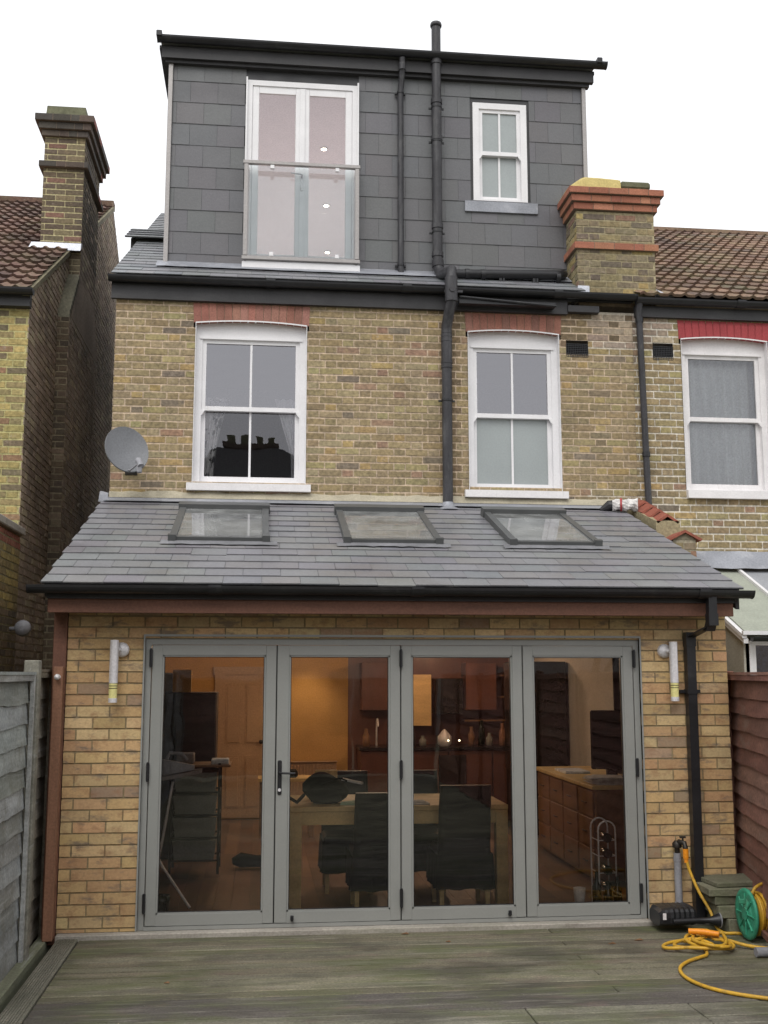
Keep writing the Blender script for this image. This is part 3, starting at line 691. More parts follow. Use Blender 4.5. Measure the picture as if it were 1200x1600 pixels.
# ------------------------------------------------------------------ right neighbour
rn = thing('brick_house', (6.4, WY, -.1), 'brick terraced house on the right with brown tiled roof and pale pointing', 'house')
mb = MB()
bricks(mb, (0, WY, 0), X3, Z3, -.2, 5.62, holed(4.742, 9.5, [winC, lint(winC), (4.955, 5.18, 5.112, 5.265)]), palfn=stock_pal, mortfn=lambda u, v: (.60, .55, .47))
for x, sgn in ((winC[0], 1), (winC[1], -1)):
    q = [(x, WY - .008, winC[2]), (x, WY + .12, winC[2]), (x, WY + .12, winC[3]), (x, WY - .008, winC[3])]; mb.face(q if sgn < 0 else q[::-1], (.3, .24, .17))
mb.build('brick_wall', M['stock'], rn)
lintel(winC, rn, 'red_paint', painted=True)
sash_window(rn, winC, WY, div=1, lower='midglass', upper='midglass', meet=4.50, sillh=.095, sillw=.0, label='white sash window with net curtains under the painted arch', m='oldwhite', sillmat='oldwhite')
room(5.0, 6.8, WY + .2, WY + 3, 3.0, 5.5, M['room'], rn, front=front_ring(5.0, 6.8, 3.0, 5.5, winC))
airbrick(4.96, 5.177, 5.117, 5.26, rn)
mb = MB(); mb.box(4.76, 9.5, WY - .05, WY - .002, 5.57, 5.69); mb.build('fascia_board', M['fascia'], rn)
gutter('gutter', 4.757, 9.5, WY - .11, 5.745, .058, rn, joints=(5.9,))
mb = MB(); pantiles(mb, (0, WY - .14, 5.76), X3, VD, 0, 6.35, lambda v: [(4.78, 9.6)], ex=.285, w=.3)
mb.face([(4.7, WY - .1, 5.72), (9.5, WY - .1, 5.72), (9.5, 8.1, 8.85), (4.7, 8.1, 8.85)], (.05, .04, .03))
mb.box(4.45, 9.6, 8.02, 8.2, 8.84, 8.98, (.2, .13, .09)); mb.face([(4.45, 8.15, 8.88), (9.6, 8.15, 8.88), (9.6, 12, 6), (4.45, 12, 6)], (.1, .07, .05))
mb.build('tiled_roof', M['pantile'], rn)

# ------------------------------------------------------------------ left neighbour
ln = thing('brick_house', (-3.2, 2.9, -.2), 'brick house on the left with tall side chimney and dark sooty flank wall', 'house')
LX, LY = -1.575, 2.9
mb = MB()
bricks(mb, (0, LY, 0), X3, Z3, 2.9, 5.66, lambda z: [(-4.5, LX)], pal=STOCKY, mortar=(.46, .42, .20))
mb.build('rear_wall', M['stock'], ln)
eav = lambda y: 5.74 + .592 * (y - LY)          # rear slope height
pk = 8.6; zpk = eav(pk)
def gable(z):   # intervals along +Y for side wall at height z
    a = LY if z < eav(LY) else LY + (z - eav(LY)) / .592
    b = 12.5 if z < 6.5 else pk + (zpk - z) / .62
    return [(a, b)] if b > a else []
mb = MB()
bricks(mb, (LX, 0, 0), Y3, Z3, -.2, zpk - .03, lambda z: [(a, min(b, 11)) for a, b in gable(z)], pal=SOOT, mortar=(.48, .42, .33), jit=.004, depth=.009)
mb.build('flank_wall', M['soot'], ln)
# chimney breast on flank, corbelled back near the eaves
mb = MB(); BX = LX + .135; by0, by1 = 4.42, 6.6; uy0, uy1 = 5.0, 6.25
bricks(mb, (0, by0, 0), X3, Z3, -.2, 6.0, lambda z: [(LX, BX)], pal=[(3, (.12, .09, .06)), (2, (.09, .07, .05)), (1, (.17, .13, .09))], mortar=(.26, .22, .15), sl=.236)
bricks(mb, (BX, 0, 0), Y3, Z3, -.2, 6.0, lambda z: [(by0, by1)], pal=SOOT, mortar=(.48, .42, .33), jit=.004)
for k in range(9):     # stepped offset
    a = by0 + (uy0 - by0) * (k + 1) / 9; z = 6.0 + k * .075
    mb.box(LX, BX, a - .065, a, z - .04, z + .072, (.20, .19, .14)); mb.box(LX, BX, a, by1 - (by1 - uy1) * k / 9, z, z + .0745, (.33, .26, .20))
bricks(mb, (0, uy0 + .001, 0), X3, Z3, 6.6, 7.1, lambda z: [(LX, BX)], pal=[(3, (.14, .11, .07))], mortar=(.30, .26, .17))
bricks(mb, (BX, 0, 0), Y3, Z3, 6.6, 8.44, lambda z: [(uy0, uy1)], pal=SOOT, mortar=(.14, .12, .09), jit=.003)
mb.build('chimney_breast', M['soot'], ln)
# roof
mb = MB(); VL = Vector((0, 1, .592)).normalized(); s_len = (pk - LY + .12) / VL.y
pantiles(mb, (0, LY - .12, eav(LY - .12) + .03), X3, VL, 0, s_len, lambda v: [(-5.7, LX - .01)], ex=.30, w=.3, pal=[(3, (.13, .075, .058)), (2, (.10, .06, .048)), (2, (.155, .095, .07))])
mb.face([(-5.7, LY, 5.74), (LX - .03, LY, 5.74), (LX - .03, pk, zpk - .02), (-5.7, pk, zpk - .02)], (.05, .04, .03))
mb.box(-5.7, LX + .01, pk - .08, pk + .1, zpk - .01, zpk + .1, (.12, .07, .05))
mb.hexa([(LX - .05, LY - .12, eav(LY - .12) - .03), (LX + .02, LY - .12, eav(LY - .12) - .03), (LX + .02, pk, zpk - .04), (LX - .05, pk, zpk - .04), (LX - .05, LY - .12, eav(LY - .12) + .03), (LX + .02, LY - .12, eav(LY - .12) + .03), (LX + .02, pk, zpk + .04), (LX - .05, pk, zpk + .04)], (.16, .14, .09))
mb.face([(-5.7, pk, zpk), (LX, pk, zpk), (LX, 12.6, zpk - .62 * 4), (-5.7, 12.6, zpk - .62 * 4)], (.08, .06, .05))
mb.build('tiled_roof', M['pantile'], ln)
gutter('gutter', -5.7, LX + .06, LY - .16, 5.70, .062, ln, joints=(-1.9,))
B(-5.7, LX + .02, LY - .10, LY - .002, 5.54, 5.70).build('fascia_board', M['fascia'], ln)
# stack
sx0, sx1, sy0, sy1 = -1.935, BX + .0, 5.0, 6.25
mb = MB()
lc = [(4, (.15, .115, .075)), (3, (.12, .09, .065)), (2, (.20, .16, .095)), (.7, (.20, .11, .08))]
bricks(mb, (0, sy0, 0), X3, Z3, 6.95, 8.5, lambda z: [(sx0, sx1)], pal=lc, mortar=(.48, .42, .24), bond='stretch')
bricks(mb, (sx1 + .002, 0, 0), Y3, Z3, 7.1, 8.5, lambda z: [(sy0, sy1)], pal=[(2, (.14, .11, .075)), (2, (.10, .08, .06))], mortar=(.22, .19, .12), jit=.003)
mb.box(sx0 + .002, sx1 - .004, sy0 + .009, sy1, 6.5, 8.5, (.15, .12, .08))
lch = mb.build('chimney', M['stock'], ln)
DRK = [(4, (.075, .065, .055)), (2, (.10, .075, .06)), (1, (.24, .09, .07))]
band([(.055, 8.07, 8.145, sx0, sx1, sy0, sy1), (.04, 8.48, 8.56, sx0, sx1, sy0, sy1), (.075, 8.562, 8.65, sx0, sx1, sy0, sy1), (.115, 8.652, 8.74, sx0, sx1, sy0, sy1)], 'brick_band', lch, M['red_brick'], DRK)
mb = MB(); mb.hexa([(sx0 + .0, sy0 - .02, 8.738), (sx1 - .0, sy0 - .02, 8.738), (sx1, sy1 - .1, 8.738), (sx0, sy1 - .1, 8.738), (sx0 + .01, sy0 + .0, 8.90), (sx1 - .01, sy0 + .0, 8.90), (sx1 - .02, sy1 - .15, 8.90), (sx0 + .02, sy1 - .15, 8.90)])
mb.build('flaunching', M['moss'], lch)
mb = MB(); mb.hexa([(sx0 - .13, sy0 - .09, 6.97), (sx1 + .01, sy0 - .09, 6.97), (sx1 + .01, sy0 + .02, 7.04), (sx0 - .13, sy0 + .02, 7.04), (sx0 - .09, sy0 - .07, 7.07), (sx1 + .012, sy0 - .07, 7.07), (sx1 + .012, sy0 + .02, 7.10), (sx0 - .07, sy0 + .02, 7.10)])
mb.build('flashing', M['newlead'], lch)
# lower rear wing with sloping brick side
wing = thing('garden_wall', (-2.0, 1.0, -.25), 'old brick wall with pale stone coping coming forward at the left edge', 'wall')
mb = MB(); WX = LX + .02
bricks(mb, (WX, 0, 0), Y3, Z3, -.2, 3.17, lambda z: [(-3.5, LY)], palfn=lambda u, v: [(3, (.30, .12, .08)), (2, (.25, .10, .07))] if v > 3.0 else ([(4, (.36, .28, .10)), (3, (.26, .2, .09))] if v > 2.45 else [(3, (.16, .12, .07)), (2, (.11, .085, .055))]), mortar=(.25, .22, .12), jit=.003)
mb.box(WX - .25, WX - .008, -3.5, LY, -.2, 3.17, (.2, .16, .1))
mb.build('brick_face', M['stock'], wing)
B(WX - .28, WX + .05, -3.5, LY - .01, 3.172, 3.25, bev=.01).build('coping', M['stone'], wing)

# ------------------------------------------------------------------ rear extension
ext = thing('rear_extension', (1.9, 0, -.1), 'single storey buff brick extension with slate lean-to roof and skylights', 'building')
EX0, EX1 = -.565, 4.512; DW, DH = 3.80, 2.085
mb = MB()
bricks(mb, (0, 0, 0), X3, Z3, -.03, 2.36, holed(EX0, EX1, [(0, DW, -.1, DH)]), course=.0828, sl=.238, joint=.012, bond='stretch', pal=BUFF, mortar=(.27, .215, .12), jit=.0012, depth=.006)
for x, sgn in ((0, 1), (DW, -1)):
    q = [(x, -.005, -.03), (x, .1, -.03), (x, .1, DH), (x, -.005, DH)]; mb.face(q if sgn < 0 else q[::-1], (.35, .23, .1))
mb.face([(0, -.005, DH), (DW, -.005, DH), (DW, .1, DH), (0, .1, DH)], (.2, .14, .08))
# side walls as solid leaf
for xa, xb in ((EX0, EX0 + .1), (EX1 - .1, EX1)):
    mb.hexa([(xa, .008, -.1), (xb, .008, -.1), (xb, WY, -.1), (xa, WY, -.1), (xa, .008, 2.36), (xb, .008, 2.36), (xb, WY, 3.40), (xa, WY, 3.40)], (.38, .25, .12))
mb.build('brick_wall', M['newbrick'], ext)
ES = (3.50 - 2.455) / (WY + .28); EV = Vector((0, 1, ES)).normalized(); EO = Vector((0, -.30, 2.455)); EL = (WY + .28) / EV.y
SK = [(.08, .91), (1.55, 2.39), (2.99, 3.79)]; SY0, SY1 = .88, 2.10
vy = lambda y: (y + .30) / EV.y
def e_iv(v):
    return holed(-.725, 4.545, [(a + .01, b - .01, vy(SY0) + .0, vy(SY1)) for a, b in SK])(v)
mb = MB()
slates(mb, EO, X3, EV, 0, EL - .03, e_iv, ex=.2175, w=.285, droop=.003, gap=.003, t=.006, lift=.004,
       pal=[(3, (.19, .19, .20)), (2, (.194, .195, .204)), (2, (.184, .184, .194)), (1, (.198, .197, .20))])
er = mb.build('slate_roof', M['roof_slate'], ext)
# underlay and sloped ceiling with skylight openings
zr = lambda y: 2.455 + ES * (y + .30)
mb = MB(); U_ = MB()
hl = [(a + .06, b - .06, SY0 + .08, SY1 - .06) for a, b in SK]
for a, b, c, d in cols([x for h_ in hl for x in h_[:2]], [SY0 + .08, SY1 - .06], -.70, 4.52, -.27, WY, hl):
    mb.hexa([(a, c, zr(c) - .05), (b, c, zr(c) - .05), (b, d, zr(d) - .05), (a, d, zr(d) - .05), (a, c, zr(c) - .012), (b, c, zr(c) - .012), (b, d, zr(d) - .012), (a, d, zr(d) - .012)], (.03, .03, .03))
mb.build('roof_deck', M['roof_slate'], er)
for a, b, c, d in cols([x for h_ in hl for x in h_[:2]], [SY0 + .08, SY1 - .06], EX0 + .1, EX1 - .1, .1, WY, hl):
    mb_ = U_; mb_.hexa([(a, c, zr(c) - .22), (b, c, zr(c) - .22), (b, d, zr(d) - .22), (a, d, zr(d) - .22), (a, c, zr(c) - .2), (b, c, zr(c) - .2), (b, d, zr(d) - .2), (a, d, zr(d) - .2)])
for a, b, c, d in hl:
    for q in ([(a, c), (a, d)], [(b, d), (b, c)], [(a, c), (b, c)], [(b, d), (a, d)]):
        (xa, ya), (xb, yb) = q; U_.face([(xa, ya, zr(ya) - .21), (xb, yb, zr(yb) - .21), (xb, yb, zr(yb) + .02), (xa, ya, zr(ya) + .02)])
U_.build('ceiling', M['beige'], ext)
for i, (a, b) in enumerate(SK):
    NV = X3.cross(EV)
    def P(x, y, h): return Vector((x, y, zr(y))) + NV * h
    f = MB()
    def bar(xa, xb, ya, yb, h0, h1, bb=f): bb.hexa([P(xa, ya, h0), P(xb, ya, h0), P(xb, yb, h0), P(xa, yb, h0), P(xa, ya, h1), P(xb, ya, h1), P(xb, yb, h1), P(xa, yb, h1)])
    bar(a, a + .06, SY0, SY1, -.01, .065); bar(b - .06, b, SY0, SY1, -.01, .065)
    bar(a - .012, b + .012, SY1 - .10, SY1 + .03, -.01, .095); bar(a + .06, b - .06, SY0, SY0 + .05, -.01, .058)
    bar(a - .01, a + .055, SY0 - .015, SY0 + .03, .0, .08); bar(b - .055, b + .01, SY0 - .015, SY0 + .03, .0, .08)
    sky_ = f.build('skylight', M['skyframe'], er)
    g = MB(); g.face([P(a + .06, SY0 + .05, .052), P(b - .06, SY0 + .05, .052), P(b - .06, SY1 - .10, .052), P(a + .06, SY1 - .10, .052)]); g.build('pane', M['skyglass'], sky_)
    l_ = MB(); n = 16; rows = [[], []]
    for k in range(n + 1):
        x = a - .07 + (b - a + .14) * k / n; rows[0].append(P(x, SY0 - .085 + random.uniform(-.012, .012), .018 + random.uniform(0, .004))); rows[1].append(P(x, SY0 + .01, .03))
    l_.grid(rows, smooth=False); l_.build('lead_apron', M['darklead'], sky_)
# flashing at abutment
mb = MB(); n = 60; rows = [[], [], []]
for k in range(n + 1):
    x = -.70 + 5.25 * k / n; j = random.uniform(-.008, .008)
    rows[0].append((x, WY - .15 + j, zr(WY - .15) + .028)); rows[1].append((x, WY - .04, zr(WY - .04) + .035)); rows[2].append((x, WY - .022, 3.545 + j * .5))
mb.grid(rows, smooth=False); mb.hexa([(-.75, WY - .06, 3.48), (-.66, WY - .06, 3.48), (-.66, WY + .02, 3.50), (-.75, WY + .02, 3.50), (-.74, WY - .05, 3.58), (-.66, WY - .05, 3.56), (-.66, WY + .02, 3.58), (-.74, WY + .02, 3.60)])
mb.build('lead_flashing', M['lead'], er)
gutter('gutter', -.80, 4.585, -.345, 2.435, .058, ext, joints=(.52, 2.0, 4.2))
mb = MB(); mb.box(-.68, 4.475, -.285, -.262, 2.345, 2.45); mb.build('gutter_board', M['black'], ext)
mb = MB(); mb.box(-.675, 4.47, -.262, -.23, 2.245, 2.372, bev=.003); mb.build('fascia_board', M['redwood'], ext)
B(-.675, 4.47, -.23, .0, 2.262, 2.28).build('soffit', M['fascia'], ext)
mb = MB(); mb.box(-.665, -.57, -.03, .06, -.1, 2.26, bev=.004); mb.build('corner_post', M['redwood'], ext)
mb = MB(); mb.box(-.645, -.575, -.10, -.032, -.06, 1.86, bev=.004); mb.build('batten', M['post'], ext)
mb = MB(); mb.hexa([(-.70, -.26, 2.36), (-.66, -.26, 2.36), (-.66, WY, zr(WY) - .1), (-.70, WY, zr(WY) - .1), (-.70, -.26, zr(-.26) - .01), (-.66, -.26, zr(-.26) - .01), (-.66, WY, zr(WY) - .01), (-.70, WY, zr(WY) - .01)])
mb.build('verge_board', M['fascia'], ext); mb = MB()
mb.hexa([(4.49, -.26, 2.30), (4.52, -.26, 2.30), (4.52, WY, zr(WY) - .15), (4.49, WY, zr(WY) - .15), (4.49, -.26, zr(-.26) - .01), (4.52, -.26, zr(-.26) - .01), (4.52, WY, zr(WY) - .01), (4.49, WY, zr(WY) - .01)])
mb.build('verge_board', M['fascia'], ext)

# bifold doors
mb = MB(); fy = .02
mb.box(.0, .045, fy, fy + .07, -.025, DH); mb.box(DW - .045, DW, fy, fy + .07, -.025, DH); mb.box(.045, DW - .045, fy, fy + .07, DH - .06, DH); mb.box(.045, DW - .045, fy - .01, fy + .07, -.025, .0)
mb.box(-.012, .0, -.012, fy + .02, -.025, DH + .015); mb.box(DW, DW + .012, -.012, fy + .02, -.025, DH + .015); mb.box(0, DW, -.012, fy + .0, DH, DH + .016)
dfr = mb.build('door_frame', M['alu'], ext)
edges = [.047, .979, 1.921, 2.870, 3.753]
PZ0, PZ1 = .004, 2.022
g_lab = ['leftmost folding door panel', 'folding door panel with the black handle', 'third folding door panel', 'rightmost folding door panel']
for i in range(4):
    a, b = edges[i] + .004, edges[i + 1] - .004; st = .078
    if i == 1: st = .09
    p = MB(); y0_, y1_ = fy - .005, fy + .06
    p.box(a, a + st, y0_, y1_, PZ0, PZ1, bev=.004); p.box(b - .078, b, y0_, y1_, PZ0, PZ1, bev=.004)
    p.box(a + st - .001, b - .077, y0_ + .0015, y1_, PZ0, PZ0 + .078); p.box(a + st - .001, b - .077, y0_ + .0015, y1_, PZ1 - .075, PZ1)
    # bead round the glass
    for q in ((a + st - .002, a + st + .012, PZ0 + .078, PZ1 - .075), (b - .09, b - .076, PZ0 + .078, PZ1 - .075)): p.box(q[0], q[1], y0_ + .008, y1_ - .01, q[2], q[3])
    p.box(a + st, b - .078, y0_ + .008, y1_ - .01, PZ0 + .078, PZ0 + .09); p.box(a + st, b - .078, y0_ + .008, y1_ - .01, PZ1 - .087, PZ1 - .075)
    pn = p.build('door_panel', M['alu'], ext); pn['label'] = g_lab[i]
    g = MB(); g.face([(a + st + .012, fy + .025, PZ0 + .09), (b - .09, fy + .025, PZ0 + .09), (b - .09, fy + .025, PZ1 - .087), (a + st + .012, fy + .025, PZ1 - .087)]); g.build('pane', M['doorglass'], pn)
    # black gasket lines
    g = MB()
    ga, gb, gc, gd = a + st + .011, b - .089, PZ0 + .089, PZ1 - .086
    for q in ((ga, ga + .006, gc, gd), (gb - .006, gb, gc, gd), (ga, gb, gc, gc + .006), (ga, gb, gd - .006, gd)): g.box(q[0], q[1], fy + .012, fy + .024, q[2], q[3])
    g.build('gasket', M['black'], pn)
    if i == 1:
        h = MB(); h.box(a + .012, a + .042, y0_ - .012, y0_, .92, 1.17, bev=.006); h.tube([(a + .027, y0_ - .008, 1.08), (a + .027, y0_ - .045, 1.08), (a + .05, y0_ - .055, 1.08), (a + .14, y0_ - .055, 1.077)], .0085, 8)
        h.build('door_handle', M['black'], pn)
        h = MB(); h.cyl((a + .027, y0_ - .013, .955), (a + .027, y0_ - .018, .955), .012, 12); h.build('lock_barrel', M['steel'], pn)
    if i in (1, 2):
        h = MB(); xx = a + .13 if i == 1 else b - .13
        h.cyl((xx, y0_ - .0, .03), (xx, y0_ - .03, .03), .011, 10); h.box(xx - .012, xx + .012, y0_ - .038, y0_ - .02, .025, .062, bev=.004); h.build('latch', M['black'], pn)
gp = MB()
for x in edges[1:4]: gp.box(x - .0045, x + .0045, fy + .03, fy + .055, PZ0, PZ1)
gp.build('door_seal', M['black'], dfr)
for x in (.044, edges[2], DW - .044):
    for z in (.10, 1.03, 1.86):
        h = MB(); h.box(x - .011, x + .011, fy - .03, fy - .0, z, z + .13, bev=.004); h.cyl((x, fy - .03, z - .005), (x, fy - .03, z + .135), .008, 8); h.build('hinge', M['black'], dfr)

# ------------------------------------------------------------------ interior of the extension
RY = 6.15
inn = MB()
IX0, IX1 = EX0 + .1, EX1 - .1
inn.face([(IX0, .1, -.02), (IX0, RY, -.02), (IX0, RY, 3.2), (IX0, .1, 2.3)][::-1])
inn.face([(IX1, .1, -.02), (IX1, RY, -.02), (IX1, RY, 3.2), (IX1, .1, 2.3)])
inn.face([(IX0, .1, 2.25), (0, .1, 2.25), (0, .1, -.02), (IX0, .1, -.02)]); inn.face([(DW, .1, 2.25), (IX1, .1, 2.25), (IX1, .1, -.02), (DW, .1, -.02)])
inn.face([(IX0, .1, 2.35), (IX1, .1, 2.35), (IX1, .1, DH), (IX0, .1, DH)])
inn.face([(IX0, WY, 3.5), (IX1, WY, 3.5), (IX1, WY, 2.3), (IX0, WY, 2.3)])
inn.face([(IX0, WY, 2.3), (IX1, WY, 2.3), (IX1, RY, 2.3), (IX0, RY, 2.3)])
inn.build('inner_walls', M['beige'], ext)
B(IX0, 2.0, RY, RY + .1, -.02, 2.35).build('back_wall', M['orangewall'], ext)
B(2.0, IX1, RY + .002, RY + .1, -.02, 2.35).build('back_wall', M['redcab'], ext)
mb = MB(); x = IX0; 
while x < IX1:
    q = min(x + .14, IX1); yy = .1 - random.random()
    while yy < RY:
        ye = min(yy + 1.2, RY)
        mb.box(x + .001, q - .001, max(yy, .1), ye - .002, -.06, -.018, pick([(3, (.15, .08, .045)), (2, (.12, .065, .038)), (1, (.18, .10, .055))])); yy = ye
    x = q
tag(mb.build('indoor_floor', M['floor']), kind='structure')
# white panelled door in back wall
dm = MB(); dx0, dx1, dy = .36, .93, RY - .04
dm.box(dx0, dx1, dy, dy + .035, 0, 1.80)
for a, b in ((dx0 + .06, (dx0 + dx1) / 2 - .025), ((dx0 + dx1) / 2 + .025, dx1 - .06)):
    for c, d in ((.12, .78), (.92, 1.68)):
        dm.box(a, b, dy - .004, dy, c, d, bev=.002); dm.box(a + .02, b - .02, dy - .012, dy - .004, c + .02, d - .02, bev=.006)
dm.box(dx0 - .08, dx0, dy - .015, dy + .03, 0, 1.88); dm.box(dx1, dx1 + .08, dy - .015, dy + .03, 0, 1.88); dm.box(dx0 - .1, dx1 + .1, dy - .018, dy + .03, 1.80, 1.90)
ind = dm.build('inner_door', M['doorpaint'], ext)
h = MB(); h.tube([(dx1 - .05, dy - .0, .95), (dx1 - .05, dy - .05, .95)], .01, 8); h.lathe((dx1 - .05, dy - .07, .95), [(.005, -.02), (.025, -.015), (.028, 0), (.02, .02), (.005, .025)], 12, axis=1); h.build('door_knob', M['black'], ind)

rad = thing('radiator', (1.45, RY - .1, .1), 'white panel radiator on the ochre back wall indoors', 'radiator')
mb = MB(); mb.box(1.15, 1.85, RY - .10, RY - .07, .12, .69, bev=.008)
for k in range(16):
    x = 1.18 + k * .0405; mb.box(x, x + .025, RY - .112, RY - .10, .15, .66, bev=.005)
mb.build('panel', M['doorpaint'], rad); mb = MB()
mb.box(1.14, 1.86, RY - .13, RY - .04, .69, .70); mb.build('grille', M['doorpaint'], rad)

# dining table
tb = thing('dining_table', (1.98, .86, -.02), 'pale oak dining table just inside the folding doors', 'table')
tx0, tx1, ty0, ty1 = 1.10, 2.84, .47, 1.35
mb = MB(); mb.box(tx0, tx1, ty0, ty1, .735, .775, bev=.004); mb.build('tabletop', M['oak'], tb)
mb = MB(); mb.box(tx0 + .0, tx1, ty0 + .012, ty0 + .04, .635, .734); mb.box(tx0, tx1, ty1 - .04, ty1 - .012, .635, .734); mb.box(tx0 + .012, tx0 + .04, ty0 + .04, ty1 - .04, .635, .734); mb.box(tx1 - .04, tx1 - .012, ty0 + .04, ty1 - .04, .635, .734)
mb.build('apron', M['oak'], tb)
for x in (tx0 + .003, tx1 - .098):
    for y in (ty0 + .003, ty1 - .098):
        B(x, x + .095, y, y + .095, -.015, .734, bev=.004).build('leg', M['oak'], tb)
def dining_chair(x, y, face, label, w=.42, top=.95, cover=True):
    # face=1: sitter faces +Y (back towards the glass)
    t = thing('dining_chair', (x, y, -.015), label, 'chair', 'dark covered dining chairs round the oak table')
    s = face
    def Y(a): return y + s * a
    mb = MB(); n = 10; rows = []
    for k in range(n + 1):
        z = .40 + (top - .40) * k / n; lean = -.10 * (k / n) ** 1.5; th = .05 - .012 * k / n
        ww = w / 2 * (1 - .03 * k / n)
        pts = []
        for q in range(16):
            a = 2 * math.pi * q / 16; cx, cy = math.cos(a), math.sin(a)
            px = ww * math.copysign(abs(cx) ** .35, cx); py = th * math.copysign(abs(cy) ** .6, cy)
            pts.append((x + px + random.uniform(-.002, .002), Y(lean + py), z))
        rows.append(pts)
    mb.grid(rows, True, caps=True); mb.build('backrest', M['leather'], t)
    mb = MB(); mb.box(x - w / 2, x + w / 2, min(Y(-.03), Y(.42)), max(Y(-.03), Y(.42)), .37, .46, bev=.02); mb.build('seat', M['leather'], t)
    if cover:
        mb = MB(); rows = []
        for k in range(6):
            z = .42 - .26 * k / 5; o = .012 + .012 * k / 5; pts = []
            for a, b, m_ in ((-1, -1, 8), (1, -1, 8), (1, 1, 8), (-1, 1, 8)): pass
            per = []
            for q in range(40):
                f = q / 40 * 4; e = int(f); f -= e
                c = [(-1, -1), (1, -1), (1, 1), (-1, 1), (-1, -1)]
                u = c[e][0] + (c[e + 1][0] - c[e][0]) * f; v = c[e][1] + (c[e + 1][1] - c[e][1]) * f
                wv = .008 * math.sin(q * 2.2) * k / 5
                per.append((x + u * (w / 2 + o + wv), Y(.195 + v * (.235 + o + wv)), z + .006 * math.sin(q * 1.3) * k / 5))
            rows.append(per)
        mb.grid(rows, True); mb.build('seat_skirt', M['cloth'], t)
    for sx in (-1, 1):
        for b in (0, .38):
            mb = MB(); lx = x + sx * (w / 2 - .03); mb.hexa([(lx - .016, Y(b) - .016, -.015), (lx + .016, Y(b) - .016, -.015), (lx + .016, Y(b) + .016, -.015), (lx - .016, Y(b) + .016, -.015), (lx - .02, Y(b + .01) - .02, .38), (lx + .02, Y(b + .01) - .02, .38), (lx + .02, Y(b + .01) + .02, .38), (lx - .02, Y(b + .01) + .02, .38)])
            mb.build('leg', M['oak'], t)
    return t
dining_chair(2.46, .36, 1, 'black covered dining chair with its back to the third glass panel')
dining_chair(1.80, .36, 1, 'black covered dining chair partly behind the middle door mullion', top=.90)
dining_chair(1.62, 1.55, -1, 'dark dining chair at the far side of the oak table, behind the bag')
dining_chair(2.25, 1.55, -1, 'dark dining chair at the far right side of the oak table')
# bag on the table
mb = MB(); n = 14; rows = []
for k in range(n + 1):
    u = k / n; r_ = math.sin(math.pi * min(1, max(.02, u))) ** .5
    pts = []
    for q in range(14):
        a = 2 * math.pi * q / 14
        pts.append((1.21 + .38 * u, .74 + .14 * r_ * math.cos(a), .90 - .04 * u + (.125 + .02 * math.sin(5 * u)) * r_ * math.sin(a) * (1.0 if math.sin(a) > 0 else .98)))
    rows.append(pts)
mb.grid(rows, True, caps=True)
bag = thing('bag', (1.4, .74, .776), 'black holdall slumped on the left end of the oak table', 'bag')
mb.build('body', M['cloth'], bag)
mb = MB(); mb.tube([(1.22, .66, .85), (1.16, .58, .80), (1.10, .54, .84), (1.02, .54, .95), (.99, .56, 1.02)], .014, 6); mb.build('strap', M['leather'], bag)
mb = MB(); mb.box(1.27, 1.52, .60, .612, .80, .90, bev=.004); mb.tube([(1.35, .60, .93), (1.5, .59, .985), (1.56, .6, .96)], .008, 6); mb.build('pocket', M['cloth'], bag)
mb = MB(); mb.hexa([(1.52, .70, .955), (1.68, .66, .925), (1.70, .70, .925), (1.54, .76, .955), (1.52, .70, .97), (1.68, .66, .94), (1.70, .70, .94), (1.54, .76, .97)]); 
tag(mb.build('magazine', M['paper']), 'folded magazine sticking out over the black bag', 'magazine')
mb = MB(); mb.hexa([(1.50, .56, .777), (1.66, .52, .777), (1.70, .66, .777), (1.54, .70, .777), (1.51, .57, .80), (1.65, .53, .79), (1.69, .65, .81), (1.55, .69, .785)])
tag(mb.build('cloth_napkin', M['greenpaper']), 'pale green napkin on the table beside the bag', 'napkin')
mb = MB(); mb.box(2.05, 2.22, .52, .68, .777, .784, bev=.002); mb.box(2.0, 2.2, .6, .75, .785, .79, bev=.002)
tag(mb.build('papers', M['paper']), 'striped papers lying on the middle of the oak table', 'papers')
mb = MB(); mb.box(1.33, 1.52, 1.15, 1.19, .776, 1.0, bev=.004); mb.box(1.45, 1.50, 1.1, 1.14, .776, 1.0)
tag(mb.build('carton', M['oak']), 'yellow carton standing on the far side of the table', 'box')

# drawer trolley
tr = thing('storage_trolley', (.28, 2.2, -.015), 'dark metal storage trolley with grey canvas drawers inside the left pane', 'trolley')
mb = MB()
for x in (.07, .50):
    for y in (2.0, 2.4): mb.cyl((x, y, .02), (x, y, 1.0), .012, 8)
for z in (.14, .34, .54, .74, .95):
    for y in (2.0, 2.4): mb.cyl((.07, y, z), (.50, y, z), .009, 8)
    for x in (.07, .50): mb.cyl((x, 2.0, z), (x, 2.4, z), .009, 8)
mb.build('frame', M['darkmetal'], tr)
for z in (.15, .35, .55, .75):
    mb = MB(); mb.hexa([(.11, 2.0, z), (.46, 2.0, z), (.46, 2.38, z), (.11, 2.38, z), (.09, 1.985, z + .165), (.48, 1.985, z + .165), (.48, 2.39, z + .165), (.09, 2.39, z + .165)]); mb.build('drawer', M['canvas'], tr)
mb = MB(); mb.box(.05, .60, 1.97, 2.42, .965, .985, bev=.004); mb.build('shelf_top', M['oakdark'], tr)
tag(B(.10, .26, 2.1, 2.3, .986, 1.08, bev=.01).build('box', M['iron']), 'small grey box on top of the canvas drawer trolley', 'box')
tag(B(.42, .58, 2.05, 2.25, .986, 1.03, bev=.006).build('tray', M['paper']), 'pale tray on the right of the canvas drawer trolley', 'tray')
